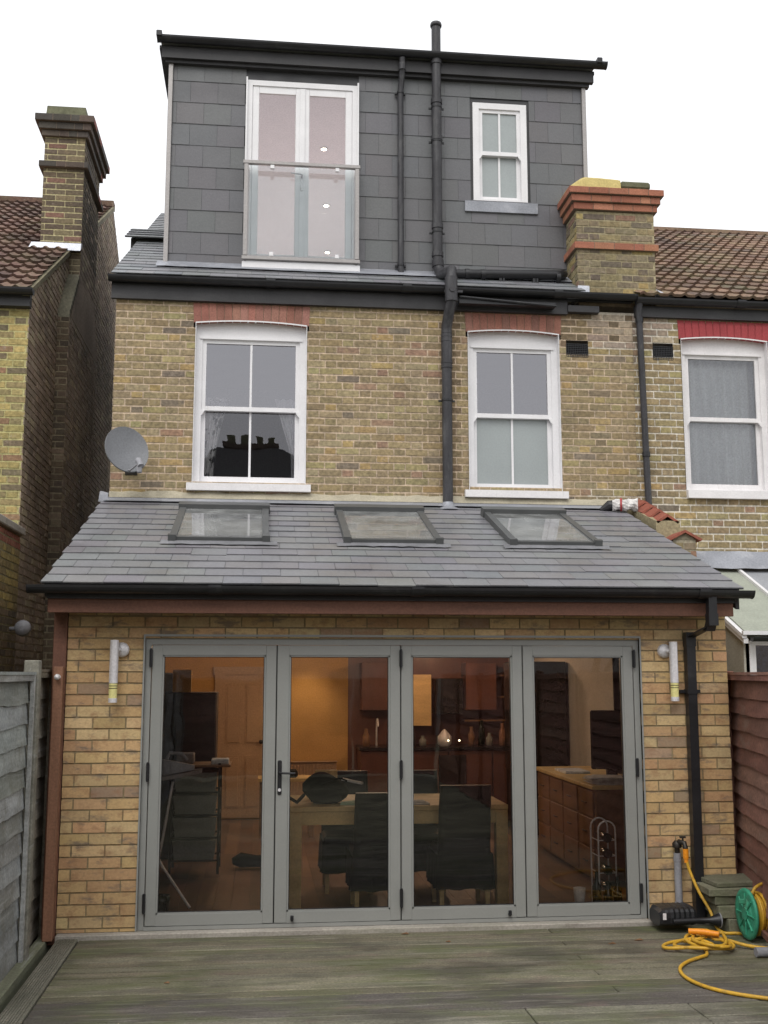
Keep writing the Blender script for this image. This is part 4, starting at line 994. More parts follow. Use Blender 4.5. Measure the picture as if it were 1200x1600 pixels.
# cupboard / curtain of dark boxes behind trolley
cb = thing('tall_cupboard', (.1, 3.4, -.015), 'tall dark grey cupboard standing behind the drawer trolley', 'cupboard')
B(-.42, .42, 3.1, 3.6, -.015, 1.62, bev=.006).build('carcass', M['fascia'], cb)
for a, b in ((-.41, .0), (.01, .41)): B(a, b, 3.08, 3.099, .02, 1.60, bev=.004).build('door', M['fascia'], cb)
tag(B(-.2, .1, 3.2, 3.4, 1.622, 1.82, bev=.01).build('storage_box', M['iron']), 'grey storage box on top of the tall cupboard', 'box')
tag(B(-.03, .16, 3.12, 3.18, 1.622, 1.85, bev=.004).build('picture', M['orangewall']), 'orange picture leaning on top of the tall cupboard', 'picture')
# ironing board
ib = thing('ironing_board', (.1, .8, -.015), 'grey ironing board standing behind the left edge of the doors', 'ironing board')
mb = MB(); rows = []
for k in range(13):
    u = k / 12; hw = .15 * (1 - max(0, u - .55) ** 2 * 3.6) ; cx = -.15 + .55 * u; z = .93 + .09 * u
    rows.append([(cx, .8 - hw, z), (cx, .8 + hw, z + .0), (cx, .8 + hw, z + .03), (cx, .8 - hw, z + .03)])
mb.grid(rows, True, smooth=False, caps=True); mb.build('board', M['iron'], ib)
mb = MB(); mb.tube([(.17, .8, .95), (.1, .8, .5), (.02, .8, .05), (-.1, .8, .0)], .011, 8); mb.tube([(-.1, .8, .93), (.0, .8, .5), (.1, .8, .3), (.34, .6, .01)], .011, 8)
mb.build('legs', M['steel'], ib)
mb = MB(); n = 12; rows = []
for k in range(n + 1):
    u = k / n; hw = .055 * math.sin(math.pi * (.06 + .9 * (1 - u * .9))) ** .6
    rows.append([(.08 + .26 * u, .78 - hw, 1.005 + .04 * u), (.08 + .26 * u, .78 + hw, 1.005 + .04 * u), (.08 + .26 * u, .78 + hw * .6, 1.08 - .05 * u + .05), (.08 + .26 * u, .78 - hw * .6, 1.08 - .05 * u + .05)])
mb.grid(rows, True, smooth=False, caps=True); mb.tube([(.12, .78, 1.13), (.14, .78, 1.18), (.24, .78, 1.17), (.28, .78, 1.12)], .014, 8)
tag(mb.build('steam_iron', M['greypl']), 'steam iron resting on the ironing board', 'iron')
mb = MB(); mb.lathe((.14, .35, -.015), [(.05, 0), (.065, .12), (.07, .17), (.06, .17), (.05, .02)], 16)
tag(mb.build('waste_bin', M['bin']), 'small black bin on the floor behind the bottom left glass corner', 'bin')
# side table and toys at back left
st_ = thing('side_table', (1.05, 4.6, -.015), 'small oak side table in front of the indoor door', 'table')
B(.85, 1.5, 4.4, 4.8, .60, .64, bev=.004).build('tabletop', M['oak'], st_)
for x in (.87, 1.43):
    for y in (4.42, 4.73): B(x, x + .05, y, y + .05, -.015, .599).build('leg', M['oakdark'], st_)
tag(B(.95, 1.3, 4.45, 4.7, .641, .72, bev=.02).build('basket', M['cloth']), 'dark basket on the small oak side table', 'basket')
mb = MB(); mb.tube([(.62, 2.5, .05), (.7, 2.5, .06), (.85, 2.48, .05), (1.0, 2.5, .05)], [.03, .07, .055, .06], 10)
tag(mb.build('slipper', M['cloth']), 'dark soft slippers on the floor right of the drawer trolley', 'slippers')
# sideboard
sb = thing('sideboard', (4.1, 2.2, -.015), 'long brown wooden sideboard against the right hand wall indoors', 'sideboard')
B(3.80, 4.38, 1.25, 3.3, .02, .80, bev=.005).build('carcass', M['oakdark'], sb)
B(3.76, 4.39, 1.22, 3.32, .801, .835, bev=.004).build('top', M['oak'], sb)
for k in range(4):
    a = 1.29 + k * .5
    for c, d in ((.05, .28), (.30, .54), (.56, .78)):
        dr = B(3.782, 3.799, a, a + .46, c, d, bev=.004).build('drawer', M['oakdark'], sb)
        MB().tube([(3.775, a + .18, (c + d) / 2), (3.765, a + .2, (c + d) / 2), (3.765, a + .28, (c + d) / 2), (3.775, a + .3, (c + d) / 2)], .006, 6).build('handle', M['black'], dr)
mb = MB()
for k in range(9): mb.box(3.82 + random.uniform(-.03, .03), 4.1 + random.uniform(-.03, .03), 1.3, 1.62, .836 + k * .007, .841 + k * .007, rot=(Matrix.Rotation(random.uniform(-.3, .3), 3, 'Z'), Vector((3.96, 1.46, .85))))
tag(mb.build('paper_pile', M['paper']), 'untidy pile of papers on the near end of the sideboard', 'papers')
tag(B(3.85, 4.1, 2.4, 2.8, .836, .86, bev=.004).build('book', M['paper']), 'pale book lying further along the sideboard', 'book')
tv = thing('monitor', (4.1, 1.9, .836), 'dark flat screen standing on the sideboard with rounded corner', 'screen')
B(3.93, 4.33, 1.78, 1.81, .93, 1.47, bev=.012).build('screen', M['screen'], tv)
mb = MB(); mb.box(4.08, 4.18, 1.79, 1.83, .86, .93); mb.box(4.0, 4.26, 1.75, 1.95, .836, .86, bev=.004); mb.build('stand', M['bin'], tv)
# bottle rack near glass
rk = thing('bottle_rack', (3.62, .45, -.015), 'chrome hooped rack of dark bottles behind the rightmost pane', 'rack')
mb = MB()
for y in (.36, .56):
    mb.tube([(3.54, y, -.01), (3.54, y, .58)] + [(3.61 - .07 * math.cos(t), y, .58 + .07 * math.sin(t)) for t in [math.pi * k / 8 for k in range(1, 8)]] + [(3.68, y, .58), (3.68, y, -.01)], .007, 8)
for z in (.12, .25, .38, .5): mb.cyl((3.54, .36, z), (3.54, .56, z), .004, 6); mb.cyl((3.68, .36, z), (3.68, .56, z), .004, 6); mb.cyl((3.54, .36, z), (3.68, .36, z), .004, 6)
mb.build('frame', M['steel'], rk)
def bottle(x, y, z, lab, m='bottle', h=.29, horiz=False):
    pr = [(.03, 0), (.036, .01), (.036, h * .6), (.014, h * .75), (.013, h)]
    mb = MB(); mb.lathe((x, y, z), pr, 14, axis=1 if horiz else 2); return tag(mb.build('bottle', M[m]), lab, 'bottle', 'bottles by the right hand pane')
for k, z in enumerate((.14, .27, .40, .52)): bottle(3.61, .33, z, ['dark bottle lying lowest in the chrome rack', 'dark bottle lying second from the bottom of the rack', 'dark bottle lying third up in the chrome rack', 'dark bottle lying at the top of the chrome rack'][k], horiz=True)
bottle(3.50, .30, -.015, 'dark bottle standing left of the rack feet'); bottle(3.58, .27, -.015, 'dark bottle standing in front of the rack', h=.22); bottle(3.66, .28, -.015, 'dark bottle standing right of the rack front', h=.25)
mb = MB(); mb.lathe((3.36, .3, -.015), [(.03, 0), (.045, .12), (.047, .17), (.04, .17), (.03, .02)], 16, mi=0); mb.build
tag(mb.build('white_pot', M['paper']), 'white pot with dark lid on the floor by the right pane', 'pot')
# kitchen units on back wall
kt = thing('kitchen_units', (3.2, 5.8, -.015), 'dark red kitchen wall units and worktop at the back of the room', 'kitchen')
B(2.1, 4.38, 5.55, RY, .86, .90, bev=.004).build('worktop', M['bin'], kt)
for k in range(4): B(2.12 + k * .56, 2.66 + k * .56, 5.58, 5.62, .05, .85, bev=.004).build('cupboard_door', M['redcab'], kt)
B(2.12, 4.36, 5.62, RY, .0, .858).build('base_carcass', M['redcab'], kt)
for k, (a, b) in enumerate(((2.15, 2.6), (3.5, 3.9))): B(a, b, 5.8, RY, 1.35, 1.95, bev=.004).build('wall_cupboard', M['redcab'], kt)
B(2.75, 3.05, 5.82, RY, 1.15, 1.8, bev=.004).build('wall_cupboard', M['oak'], kt)
B(3.1, 3.45, 5.75, RY, 1.3, 1.75, bev=.006).build('extractor_hood', M['bin'], kt)
B(3.1, 3.45, 5.56, 5.579, .1, .8, bev=.006).build('oven_door', M['screen'], kt)
tw = thing('fridge', (4.1, 4.5, -.015), 'tall dark fridge in the far right corner indoors', 'fridge')
B(3.8, 4.38, 4.2, 4.85, 0, 1.95, bev=.01).build('cabinet', M['bin'], tw); B(3.785, 3.799, 4.22, 4.83, .7, 1.93, bev=.004).build('door', M['screen'], tw)
mb = MB(); mb.lathe((3.2, 5.72, .901), [(.06, 0), (.09, .03), (.09, .12), (.03, .19), (.01, .21)], 16); tag(mb.build('kettle', M['steel']), 'shiny kettle on the worktop under the extractor hood', 'kettle')
mb = MB(); mb.tube([(2.35, 5.9, .9), (2.35, 5.9, 1.15)] + [(2.35 + .0, 5.9 - .09 + .09 * math.cos(t), 1.15 + .09 * math.sin(t)) for t in [math.pi * k / 8 for k in range(1, 9)]], .012, 8); tag(mb.build('kitchen_tap', M['steel']), 'arched chrome tap on the kitchen worktop', 'tap')
mb = MB(); mb.lathe((3.05, 5.7, .901), [(.03, 0), (.05, .06), (.05, .14), (.02, .16)], 14); mb.lathe((3.6, 5.75, .901), [(.05, 0), (.07, .09), (.04, .2), (.02, .22)], 14)
for k, (x, hh, mm) in enumerate(((2.2, .22, 'oakdark'), (2.5, .30, 'redcab'), (2.62, .18, 'oakdark'), (2.78, .26, 'darkmetal'), (2.92, .13, 'canvas'), (3.55, .24, 'oakdark'), (3.68, .32, 'bottle'), (3.78, .16, 'canvas'), (3.95, .28, 'post'))):
    h = MB(); h.lathe((x, 5.72, .901), [(.03, 0), (.045, .01), (.045, hh * .6), (.022, hh * .8), (.022, hh)], 12)
    tag(h.build('jar', M[mm]), 'small ' + ('brown', 'dark red', 'short brown', 'dark metal', 'short grey', 'tall brown', 'tall black', 'squat grey', 'orange brown')[k] + ' jar on the kitchen worktop ' + ('at its left end', 'right of the arched tap', 'under the open wall unit', 'below the oak wall cupboard', 'left of the kettle', 'right of the cooker', 'beside the fridge side', 'near the far corner', 'at its right end')[k], 'jar', 'jars on the kitchen worktop')
for k, z in enumerate((1.2, 1.5, 1.78)):
    h = MB(); h.box(3.5, 4.3, 5.9, RY, z, z + .02); h.build('shelf', M['oakdark'], kt)
for k, x in enumerate((3.22, 3.36)):
    h = MB(); h.lathe((x, 5.545, .98), [(.004, -.004), (.011, -.003), (.011, .003), (.004, .004)], 10, axis=1)
    tag(h.build('indicator_lamp', M['led']), ['left of two small glowing cooker lights', 'right of two small glowing cooker lights'][k], 'light', 'small cooker lights')
# interior lights
def lamp_disc(x, y, z, lab, grp, r=.04, power=0, col=(1, .72, .42), size=.05, spot=None):
    t = thing('ceiling_light', (x, y, z), lab, 'light', grp)
    mb = MB(); mb.lathe((x, y, z), [(r * 1.35, 0), (r * 1.35, -.006), (r, -.008), (r, -.003)], 18); mb.build('rim', M['white'], t)
    mb = MB(); mb.lathe((x, y, z - .004), [(r * .9, 0), (r * .9, -.002)], 16); mb.build('bulb', M['bulb'], t)
    if power:
        l = bpy.data.lights.new('lamp_glow', 'SPOT' if spot else 'POINT'); l.energy = power; l.color = col; l.shadow_soft_size = size
        if spot: l.spot_size = R(spot); l.spot_blend = .7
        o = bpy.data.objects.new('lamp_glow', l); COL.objects.link(o); o.parent = t; o.location = (0, 0, -.06)
    return t
G = 'warm ceiling lights over the dining room'
lamp_disc(1.45, 5.75, 2.29, 'ceiling light washing the ochre back wall with an orange glow', G, power=20, spot=95)
lamp_disc(.65, 4.6, 2.29, 'ceiling light in front of the indoor panelled door', G, power=11, col=(1, .6, .32))
lamp_disc(3.2, 4.9, 2.29, 'ceiling light over the kitchen worktop', G, power=18, col=(1, .6, .36))
lamp_disc(2.0, 3.2, 2.29, 'added ceiling light brightening the middle of the dining room', G, power=32, col=(1, .74, .52))  # ambient lamp added to lift the table and room
G2 = 'round halogen lights in the loft ceiling'
for x, y, lab in ((1.55, 4.70, 'bright loft ceiling light in the upper right door pane'), (1.68, 6.40, 'bright loft ceiling light just under the balcony rail'), (.55, 8.1, 'bright loft ceiling light low in the left door pane'), (1.80, 8.15, 'bright loft ceiling light low in the right door pane')):
    lamp_disc(x, y, 8.362, lab, G2, r=.035, power=80 if y < 7 else 36, col=(1, .89, .84), spot=120)

# ------------------------------------------------------------------ pipes
sp = thing('soil_pipe', (2.72, WY - .1, 3.45), 'tall black soil pipe running from above the dormer down to the lean-to roof', 'pipe')
PY = DY - .12
mb = MB(); mb.tube([(2.695, PY, 8.10), (2.695, PY, 8.99)], .052, 18); mb.tube([(2.695, PY, 8.52), (2.695, PY, 8.60)], .062, 18); mb.lathe((2.695, PY, 8.97), [(.05, 0), (.062, .0), (.066, .02), (.060, .045), (.045, .05), (.042, .01)], 18)
mb.build('vent_pipe', M['pipe'], sp)
mb = MB(); mb.tube([(2.695, PY, 6.26), (2.695, PY, 8.10)], .055, 18)
for z in (8.05, 7.62, 6.60, 6.28): mb.tube([(2.695, PY, z), (2.695, PY, z + .05)], .064, 18)
mb.build('upper_pipe', M['pipe'], sp)
mb = MB(); LYp = WY - .21
mb.tube([(2.695, PY, 6.28), (2.70, PY, 6.16), (2.72, PY - .08, 6.05), (2.75, LYp - .02, 5.93), (2.75, LYp, 5.80), (2.75, LYp, 5.62), (2.735, LYp + .06, 5.50), (2.722, WY - .075, 5.38), (2.72, WY - .075, 5.30)], .056, 18)
mb.tube([(2.695, PY, 6.24), (2.698, PY, 6.17)], .066, 18); mb.tube([(2.75, LYp, 5.86), (2.75, LYp, 5.60)], .066, 18); mb.box(2.68, 2.87, LYp - .01, LYp + .03, 5.70, 5.725)
mb.lathe((2.75, LYp - .075, 5.715), [(.03, 0), (.032, .01), (.03, .03)], 16, axis=1)
mb.build('swan_neck', M['pipe'], sp)
mb = MB(); mb.tube([(2.72, WY - .075, 3.42), (2.72, WY - .075, 5.34)], .053, 18)
for z in (5.26, 5.21, 4.98, 4.93): mb.tube([(2.72, WY - .075, z), (2.72, WY - .075, z + .03)], .060, 18)
mb.tube([(2.72, WY - .075, 4.95), (2.72, WY - .075, 5.28)], .057, 18)
mb.build('lower_pipe', M['pipe'], sp)
mb = MB()
for z, yy, xx in ((7.60, PY, 2.695), (6.55, PY, 2.695), (8.0, PY, 2.695), (4.58, WY - .075, 2.72)): mb = MB(); mb.tube([(xx, yy, z), (xx, yy, z + .018)], .06, 18); mb.box(xx - .085, xx + .085, yy + .02, yy + .04, z, z + .018); mb.build('clip', M['black'], sp)
mb = MB(); mb.lathe((2.72, WY - .075, 3.47), [(.17, -.03), (.10, .0), (.065, .03), (.056, .06)], 20); mb.build('collar', M['lead'], sp)
mb = MB(); bz = 6.03
PY -= .05; bz = 6.065
mb.tube([(2.76, PY - .04, bz + .01), (2.85, PY - .03, bz), (3.98, PY - .03, bz + .035), (4.04, PY - .025, bz + .04), (4.075, PY + .01, bz + .06), (4.08, DY, bz + .07)], .05, 16)
for x in (2.83, 2.98, 3.15, 3.98): mb.tube([(x, PY - .03, bz + .002), (x + .045, PY - .03, bz + .004)], .06, 16)
for x in (3.35, 3.72): mb.box(x, x + .03, PY - .05, PY + .02, 5.93, bz); mb.box(x + .04, x + .06, PY - .05, PY + .02, 5.93, bz)
mb.build('branch_pipe', M['black'], sp); PY += .05
mb = MB(); mb.tube([(2.84, WY - .19, 5.665), (3.86, WY - .19, 5.60)], .014, 8); mb.box(2.84, 3.86, WY - .18, WY - .075, 5.60, 5.64)
tag(mb.build('waste_pipe', M['black']), 'thin black waste pipe below the main gutter right of the soil pipe', 'pipe')

rp = thing('downpipe', (2.30, DY - .1, 5.96), 'thin black downpipe on the slate dormer left of the soil pipe', 'downpipe', 'black rainwater pipes')
mb = MB(); mb.tube([(2.31, DY - .15, 8.56), (2.31, DY - .14, 8.44), (2.31, DY - .075, 8.32), (2.30, DY - .065, 8.2), (2.30, DY - .065, 6.0)], .033, 14); mb.tube([(2.30, DY - .065, 5.99), (2.30, DY - .075, 5.955)], .037, 14); mb.tube([(2.31, DY - .14, 8.5), (2.31, DY - .14, 8.42)], .04, 14)
mb.build('pipe', M['pipe'], rp)
mb = MB()
for z in (6.18, 8.18): mb = MB(); mb.tube([(2.30, DY - .065, z), (2.30, DY - .065, z + .02)], .039, 14); mb.box(2.24, 2.36, DY - .05, DY - .02, z, z + .02); mb.build('clip', M['black'], rp)
rp = thing('downpipe', (4.81, WY - .08, 3.38), 'black downpipe on the boundary between the two brick houses', 'downpipe', 'black rainwater pipes')
mb = MB(); mb.tube([(4.79, WY - .10, 5.70), (4.79, WY - .07, 5.6), (4.80, WY - .055, 5.45), (4.835, WY - .055, 3.38)], .034, 14); mb.build('pipe', M['pipe'], rp)
mb = MB(); 
for z in (4.05, 5.5): MB().tube([(4.80 + (5.45 - z) * .017, WY - .055, z), (4.80 + (5.45 - z) * .017, WY - .055, z + .05)], .042, 14).build('clip', M['black'], rp)
rp = thing('downpipe', (4.19, -.05, -.05), 'square black downpipe on the extension beside the right wall lamp', 'downpipe', 'black rainwater pipes')
mb = MB()
def sq(pts, w):
    rows = [[(p[0] - w, p[1] - w, p[2]), (p[0] + w, p[1] - w, p[2]), (p[0] + w, p[1] + w, p[2]), (p[0] - w, p[1] + w, p[2])] for p in pts]; mb.grid(rows[::-1], True, smooth=False, caps=True)
sq([(4.26, -.345, 2.39), (4.26, -.345, 2.20)], .032); sq([(4.26, -.345, 2.26), (4.26, -.345, 2.17)], .037)
sq([(4.26, -.335, 2.20), (4.252, -.30, 2.13)], .034); sq([(4.252, -.31, 2.16), (4.19, -.06, 2.09)], .034); sq([(4.19, -.055, 2.13), (4.182, -.055, -.05)], .035)
sq([(4.19, -.055, 2.1), (4.19, -.055, 2.02)], .039); mb.build('pipe', M['black'], rp)
mb = MB(); mb.box(4.105, 4.27, -.04, -.006, 1.66, 1.685); sq([(4.185, -.055, 1.69), (4.185, -.055, 1.655)], .040); mb.build('clip', M['black'], rp)

# ------------------------------------------------------------------ juliet balcony
jb = thing('juliet_balcony', (1.22, DY - .1, 6.12), 'grey framed glass juliet balcony across the dormer french doors', 'balcony')
jy = DY - .14; jx0, jx1 = .60, 1.838
mb = MB(); mb.box(jx0 - .012, jx1 + .012, jy - .012, jy + .04, 7.235, 7.275, bev=.004); mb.build('top_rail', M['greyrail'], jb)
mb = MB(); mb.box(jx0 - .012, jx1 + .012, jy - .012, jy + .04, 6.16, 6.20, bev=.004); mb.build('bottom_rail', M['greyrail'], jb)
for x in (jx0 + .0, jx1 - .045): B(x, x + .045, jy - .008, jy + .036, 6.205, 7.235, bev=.003).build('post', M['greyrail'], jb)
g = MB(); g.box(jx0 + .06, jx1 - .06, jy + .008, jy + .016, 6.22, 7.225); g.build('glass_panel', M['julglass'], jb)
for x in (.90, 1.60):
    for z in (6.205, 7.19): B(x - .022, x + .022, jy - .006, jy + .03, z, z + .045, bev=.004).build('clamp', M['white'], jb)
for x in (jx0 + .02, jx1 - .02):
    for z in (6.185, 7.255): B(x - .012, x + .012, jy + .041, DY - .02, z - .012, z + .012).build('bracket', M['greyrail'], jb)

# ------------------------------------------------------------------ wall lamps on the extension
def wall_lamp(x, side, lab):
    t = thing('wall_lamp', (x, -.09, 1.6), lab, 'lamp', 'steel tube lamps either side of the folding doors')
    y = -.085
    mb = MB(); mb.cyl((x, y, 1.74), (x, y, 2.055), .032, 24); mb.cyl((x, y, 1.60), (x, y, 1.632), .032, 24); mb.build('tube', M['steel'], t)
    mb = MB(); mb.cyl((x, y, 1.632), (x, y, 1.70), .0305, 24); mb.cyl((x, y, 1.705), (x, y, 1.718), .0305, 24); mb.cyl((x, y, 1.723), (x, y, 1.738), .0305, 24); mb.build('diffuser', M['yglow'], t)
    mb = MB(); mb.cyl((x, y, 1.70), (x, y, 1.705), .031, 24); mb.cyl((x, y, 1.718), (x, y, 1.723), .031, 24); mb.build('band', M['darkmetal'], t)
    mb = MB(); bx = x + side * .045; mb.lathe((bx, -.001, 1.985), [(.055, 0), (.055, -.02), (.045, -.035), (.01, -.045)], 22, axis=1); mb.build('back_plate', M['steel'], t)
    mb = MB(); mb.tube([(bx, -.03, 1.985), (x, y + .01, 1.985)], .018, 10); mb.build('arm', M['steel'], t)
wall_lamp(-.215, 1, 'steel tube wall lamp on the brick pier left of the doors')
wall_lamp(4.045, -1, 'steel tube wall lamp on the brick pier right of the doors')

# ------------------------------------------------------------------ satellite dish
sd = thing('satellite_dish', (-.42, 2.3, 3.7), 'grey satellite dish fixed to the left corner of the brick wall', 'satellite dish')
nrm = Vector((-.30, -.90, .22)).normalized(); nrm = Vector((.42, -.85, .30)).normalized()
ux = Vector((0, 0, 1)).cross(nrm).normalized(); uy = nrm.cross(ux)
dc = Vector((-.47, 2.22, 3.93)); mb = MB(); rows = []
for k in range(9):
    r_ = k / 8; row = []
    for q in range(28):
        a = 2 * math.pi * q / 28; row.append(dc + ux * .215 * r_ * math.cos(a) + uy * .245 * r_ * math.sin(a) + nrm * (.05 * r_ * r_))
    rows.append(row)
mb.grid(rows, True); rim = rows[-1]
mb.grid([rim, [Vector(p) - nrm * .012 + (Vector(p) - dc).normalized() * .004 for p in rim]], True)
mb.grid([[Vector(p) - nrm * .012 for p in r_] for r_ in rows][::-1], True)
mb.build('reflector', M['dishgrey'], sd)
mb = MB(); tip = dc + nrm * .21 - uy * .22 + ux * .05
mb.tube([dc - uy * .2 - nrm * .0, dc - uy * .245 + nrm * .08, tip], .009, 8); mb.build('arm', M['greypl'], sd)
mb = MB(); mb.tube([tip + nrm * .02 - uy * .05, tip - nrm * .0 + uy * .0, tip - nrm * .03 + uy * .035], [.030, .027, .033], 12); mb.box(tip.x - .022, tip.x + .022, tip.y - .03, tip.y + .03, tip.z - .10, tip.z - .0, bev=.006)
mb.build('receiver', M['greypl'], sd)
mb = MB(); mb.tube([dc - nrm * .01, (-.45, 2.4, 3.86), (-.45, WY, 3.86)], .02, 10); mb.box(-.51, -.39, WY - .012, WY, 3.76, 3.96, bev=.003); mb.build('bracket', M['darkmetal'], sd)

# ------------------------------------------------------------------ roll of flashing and party parapet at roof right
rl = thing('paper_roll', (4.50, 2.40, 3.50), 'crumpled white and red roll lying at the top right of the lean-to roof', 'roll')
mb = MB(); a = Vector((4.40, 2.38, zr(2.38) + .075)); b = Vector((4.64, 2.30, zr(2.3) + .10)); rows = []
for k in range(9):
    u = k / 8; p = a.lerp(b, u); d_ = (b - a).normalized(); x_ = Vector((0, 0, 1)).cross(d_).normalized(); y_ = d_.cross(x_)
    rows.append([p + (x_ * math.cos(t) + y_ * math.sin(t)) * (.055 + .01 * math.sin(3 * t + k * 1.7) + (.012 if k > 6 else 0)) for t in [2 * math.pi * q / 14 for q in range(14)]])
mb.grid(rows, True, smooth=False); mb.grid([rows[-1], [p + (p - b) * -.35 for p in rows[-1]], [b - d_ * .06] * 14], True, smooth=False); mb.build('sheet', M['paper'], rl)
mb = MB(); c_ = a.lerp(b, .35)
rows = [[c_ + d_ * (w_ - .012) + (x_ * math.cos(t) + y_ * math.sin(t)) * .069 for t in [2 * math.pi * q / 14 for q in range(14)]] for w_ in (0, .02)]
mb.grid(rows, True); mb.build('band', M['red_paint'], rl)
MB().tube([a - d_ * .12 + Vector((0, 0, -.05)), a - d_ * .03, a], [.02, .05, .05], 10, smooth=False).build('torn_end', M['fascia'], rl)

pp = thing('party_parapet', (4.8, 1.5, 2.5), 'low brick parapet with red tile coping between the two rear roofs', 'parapet')
mb = MB(); q0, q1 = 1.75, WY
mb.hexa([(4.62, q0, -.2), (4.86, q0, -.2), (4.86, q1, -.2), (4.62, q1, -.2), (4.62, q0, zr(q0) + .06), (4.86, q0, zr(q0) + .06), (4.86, q1, zr(q1) + .02), (4.62, q1, zr(q1) + .02)], (.33, .28, .17))
mb.box(4.674, 4.886, 1.458, 1.75, -.2, 3.05, (.22, .19, .13)); bricks(mb, (0, 1.45, 0), X3, Z3, 2.6, 3.05, lambda z: [(4.67, 4.89)], palfn=cpal, mortar=(.34, .30, .22))
mb.face([(4.67, 1.45, 3.05), (4.89, 1.45, 3.05), (4.78, 1.45, 3.12)], (.24, .21, .15))
mb.build('brickwork', M['stock'], pp)
mb = MB()
for k in range(4):
    a_, b_ = q0 + (q1 - q0) * k / 4, q0 + (q1 - q0) * (k + 1) / 4 - .01
    za, zb = zr(a_) + .075, zr(b_) + .045
    for s_ in (-1, 1):
        xm_ = 4.74; mb.hexa([(xm_, a_, za + .03), (xm_ + s_ * .10, a_, za - .04), (xm_ + s_ * .10, b_, zb - .04), (xm_, b_, zb + .03), (xm_, a_, za + .055), (xm_ + s_ * .115, a_, za - .02), (xm_ + s_ * .115, b_, zb - .02), (xm_, b_, zb + .055)])
for s_ in (-1, 1): mb.hexa([(4.78, 1.42, 3.115), (4.78 + s_ * .15, 1.42, 3.035), (4.78 + s_ * .15, 1.8, 3.035), (4.78, 1.8, 3.115), (4.78, 1.42, 3.14), (4.78 + s_ * .165, 1.42, 3.055), (4.78 + s_ * .165, 1.8, 3.055), (4.78, 1.8, 3.14)])
mb.build('coping_tiles', M['tilered'], pp)

# ------------------------------------------------------------------ right neighbour's lean-to
lt = thing('lean_to', (6.4, 1.8, -.2), 'pale rendered lean-to with green grey sheet roof behind the right fence', 'building')
lx, ly, lz = 5.13, 1.0, 2.15; ls = .455
zl = lambda y: lz + ls * (y - ly)
mb = MB(); mb.hexa([(lx, ly, zl(ly)), (5.74, ly, zl(ly)), (5.74, WY, zl(WY)), (lx, WY, zl(WY)), (lx, ly, zl(ly) + .03), (5.74, ly, zl(ly) + .03), (5.74, WY, zl(WY) + .03), (lx, WY, zl(WY) + .03)]); mb.build('roof_sheet', M['membrane'], lt)
mb = MB(); mb.hexa([(5.775, ly, zl(ly)), (9.0, ly, zl(ly)), (9.0, WY, zl(WY)), (5.775, WY, zl(WY)), (5.775, ly, zl(ly) + .03), (9.0, ly, zl(ly) + .03), (9.0, WY, zl(WY) + .03), (5.775, WY, zl(WY) + .03)]); mb.build('roof_sheet', M['greysheet'], lt)
mb = MB(); mb.hexa([(5.741, ly - .01, zl(ly)), (5.774, ly - .01, zl(ly)), (5.774, WY - .02, zl(WY)), (5.741, WY - .02, zl(WY)), (5.741, ly - .01, zl(ly) + .055), (5.774, ly - .01, zl(ly) + .055), (5.774, WY - .02, zl(WY) + .055), (5.741, WY - .02, zl(WY) + .055)]); mb.build('glazing_bar', M['white'], lt)
mb = MB()
for dz, o in ((0, 0), (-.045, .012)):
    mb.hexa([(lx - .045 + o, ly - .03, zl(ly) - .03 + dz), (lx - .003 + o, ly - .03, zl(ly) - .03 + dz), (lx - .003 + o, WY, zl(WY) - .03 + dz), (lx - .045 + o, WY, zl(WY) - .03 + dz), (lx - .045 + o, ly - .03, zl(ly) + .006 + dz), (lx - .003 + o, ly - .03, zl(ly) + .006 + dz), (lx - .003 + o, WY, zl(WY) + .006 + dz), (lx - .045 + o, WY, zl(WY) + .006 + dz)])
mb.box(lx - .045, 9, ly - .05, ly - .02, zl(ly) - .0, zl(ly) + .035); mb.build('white_trim', M['white'], lt)
gutter('gutter', lx + .02, 9, ly - .09, zl(ly) - .02, .04, lt)
mb = MB(); mb.box(lx + .02, 5.18, ly + .06, ly + .10, -.2, 2.13); mb.hexa([(lx + .0, ly + .06, -.2), (lx + .05, ly + .06, -.2), (lx + .05, WY, -.2), (lx, WY, -.2), (lx, ly + .06, zl(ly) - .06), (lx + .05, ly + .06, zl(ly) - .06), (lx + .05, WY, zl(WY) - .06), (lx, WY, zl(WY) - .06)])
mb.box(5.18, 9, ly + .06, ly + .1, -.2, 1.4); mb.build('wall', M['render'], lt)
mb = MB(); mb.box(5.18, 5.24, ly + .05, ly + .11, 1.4, 2.10); mb.box(5.24, 9, ly + .05, ly + .11, 2.06, 2.10); mb.box(5.24, 9, ly + .05, ly + .11, 1.4, 1.45); mb.box(6.2, 6.26, ly + .05, ly + .11, 1.45, 2.06)
lw = mb.build('window', M['white'], lt)
B(5.24, 9, ly + .09, ly + .10, 1.45, 2.06).build('blind', M['navy'], lw)
g = MB(); g.face([(5.24, ly + .075, 1.45), (9, ly + .075, 1.45), (9, ly + .075, 2.06), (5.24, ly + .075, 2.06)]); g.build('pane', M['glass'], lw)
mb = MB(); rows = [[], []]
for k in range(30):
    x = 4.98 + 4 * k / 29; rows[0].append((x, WY - .14, zl(WY) + .04 + random.uniform(-.006, .006) - .02)); rows[1].append((x, WY - .012, 3.075 + random.uniform(-.004, .004)))
mb.grid(rows, smooth=False); mb.build('lead_flashing', M['lead'], lt)

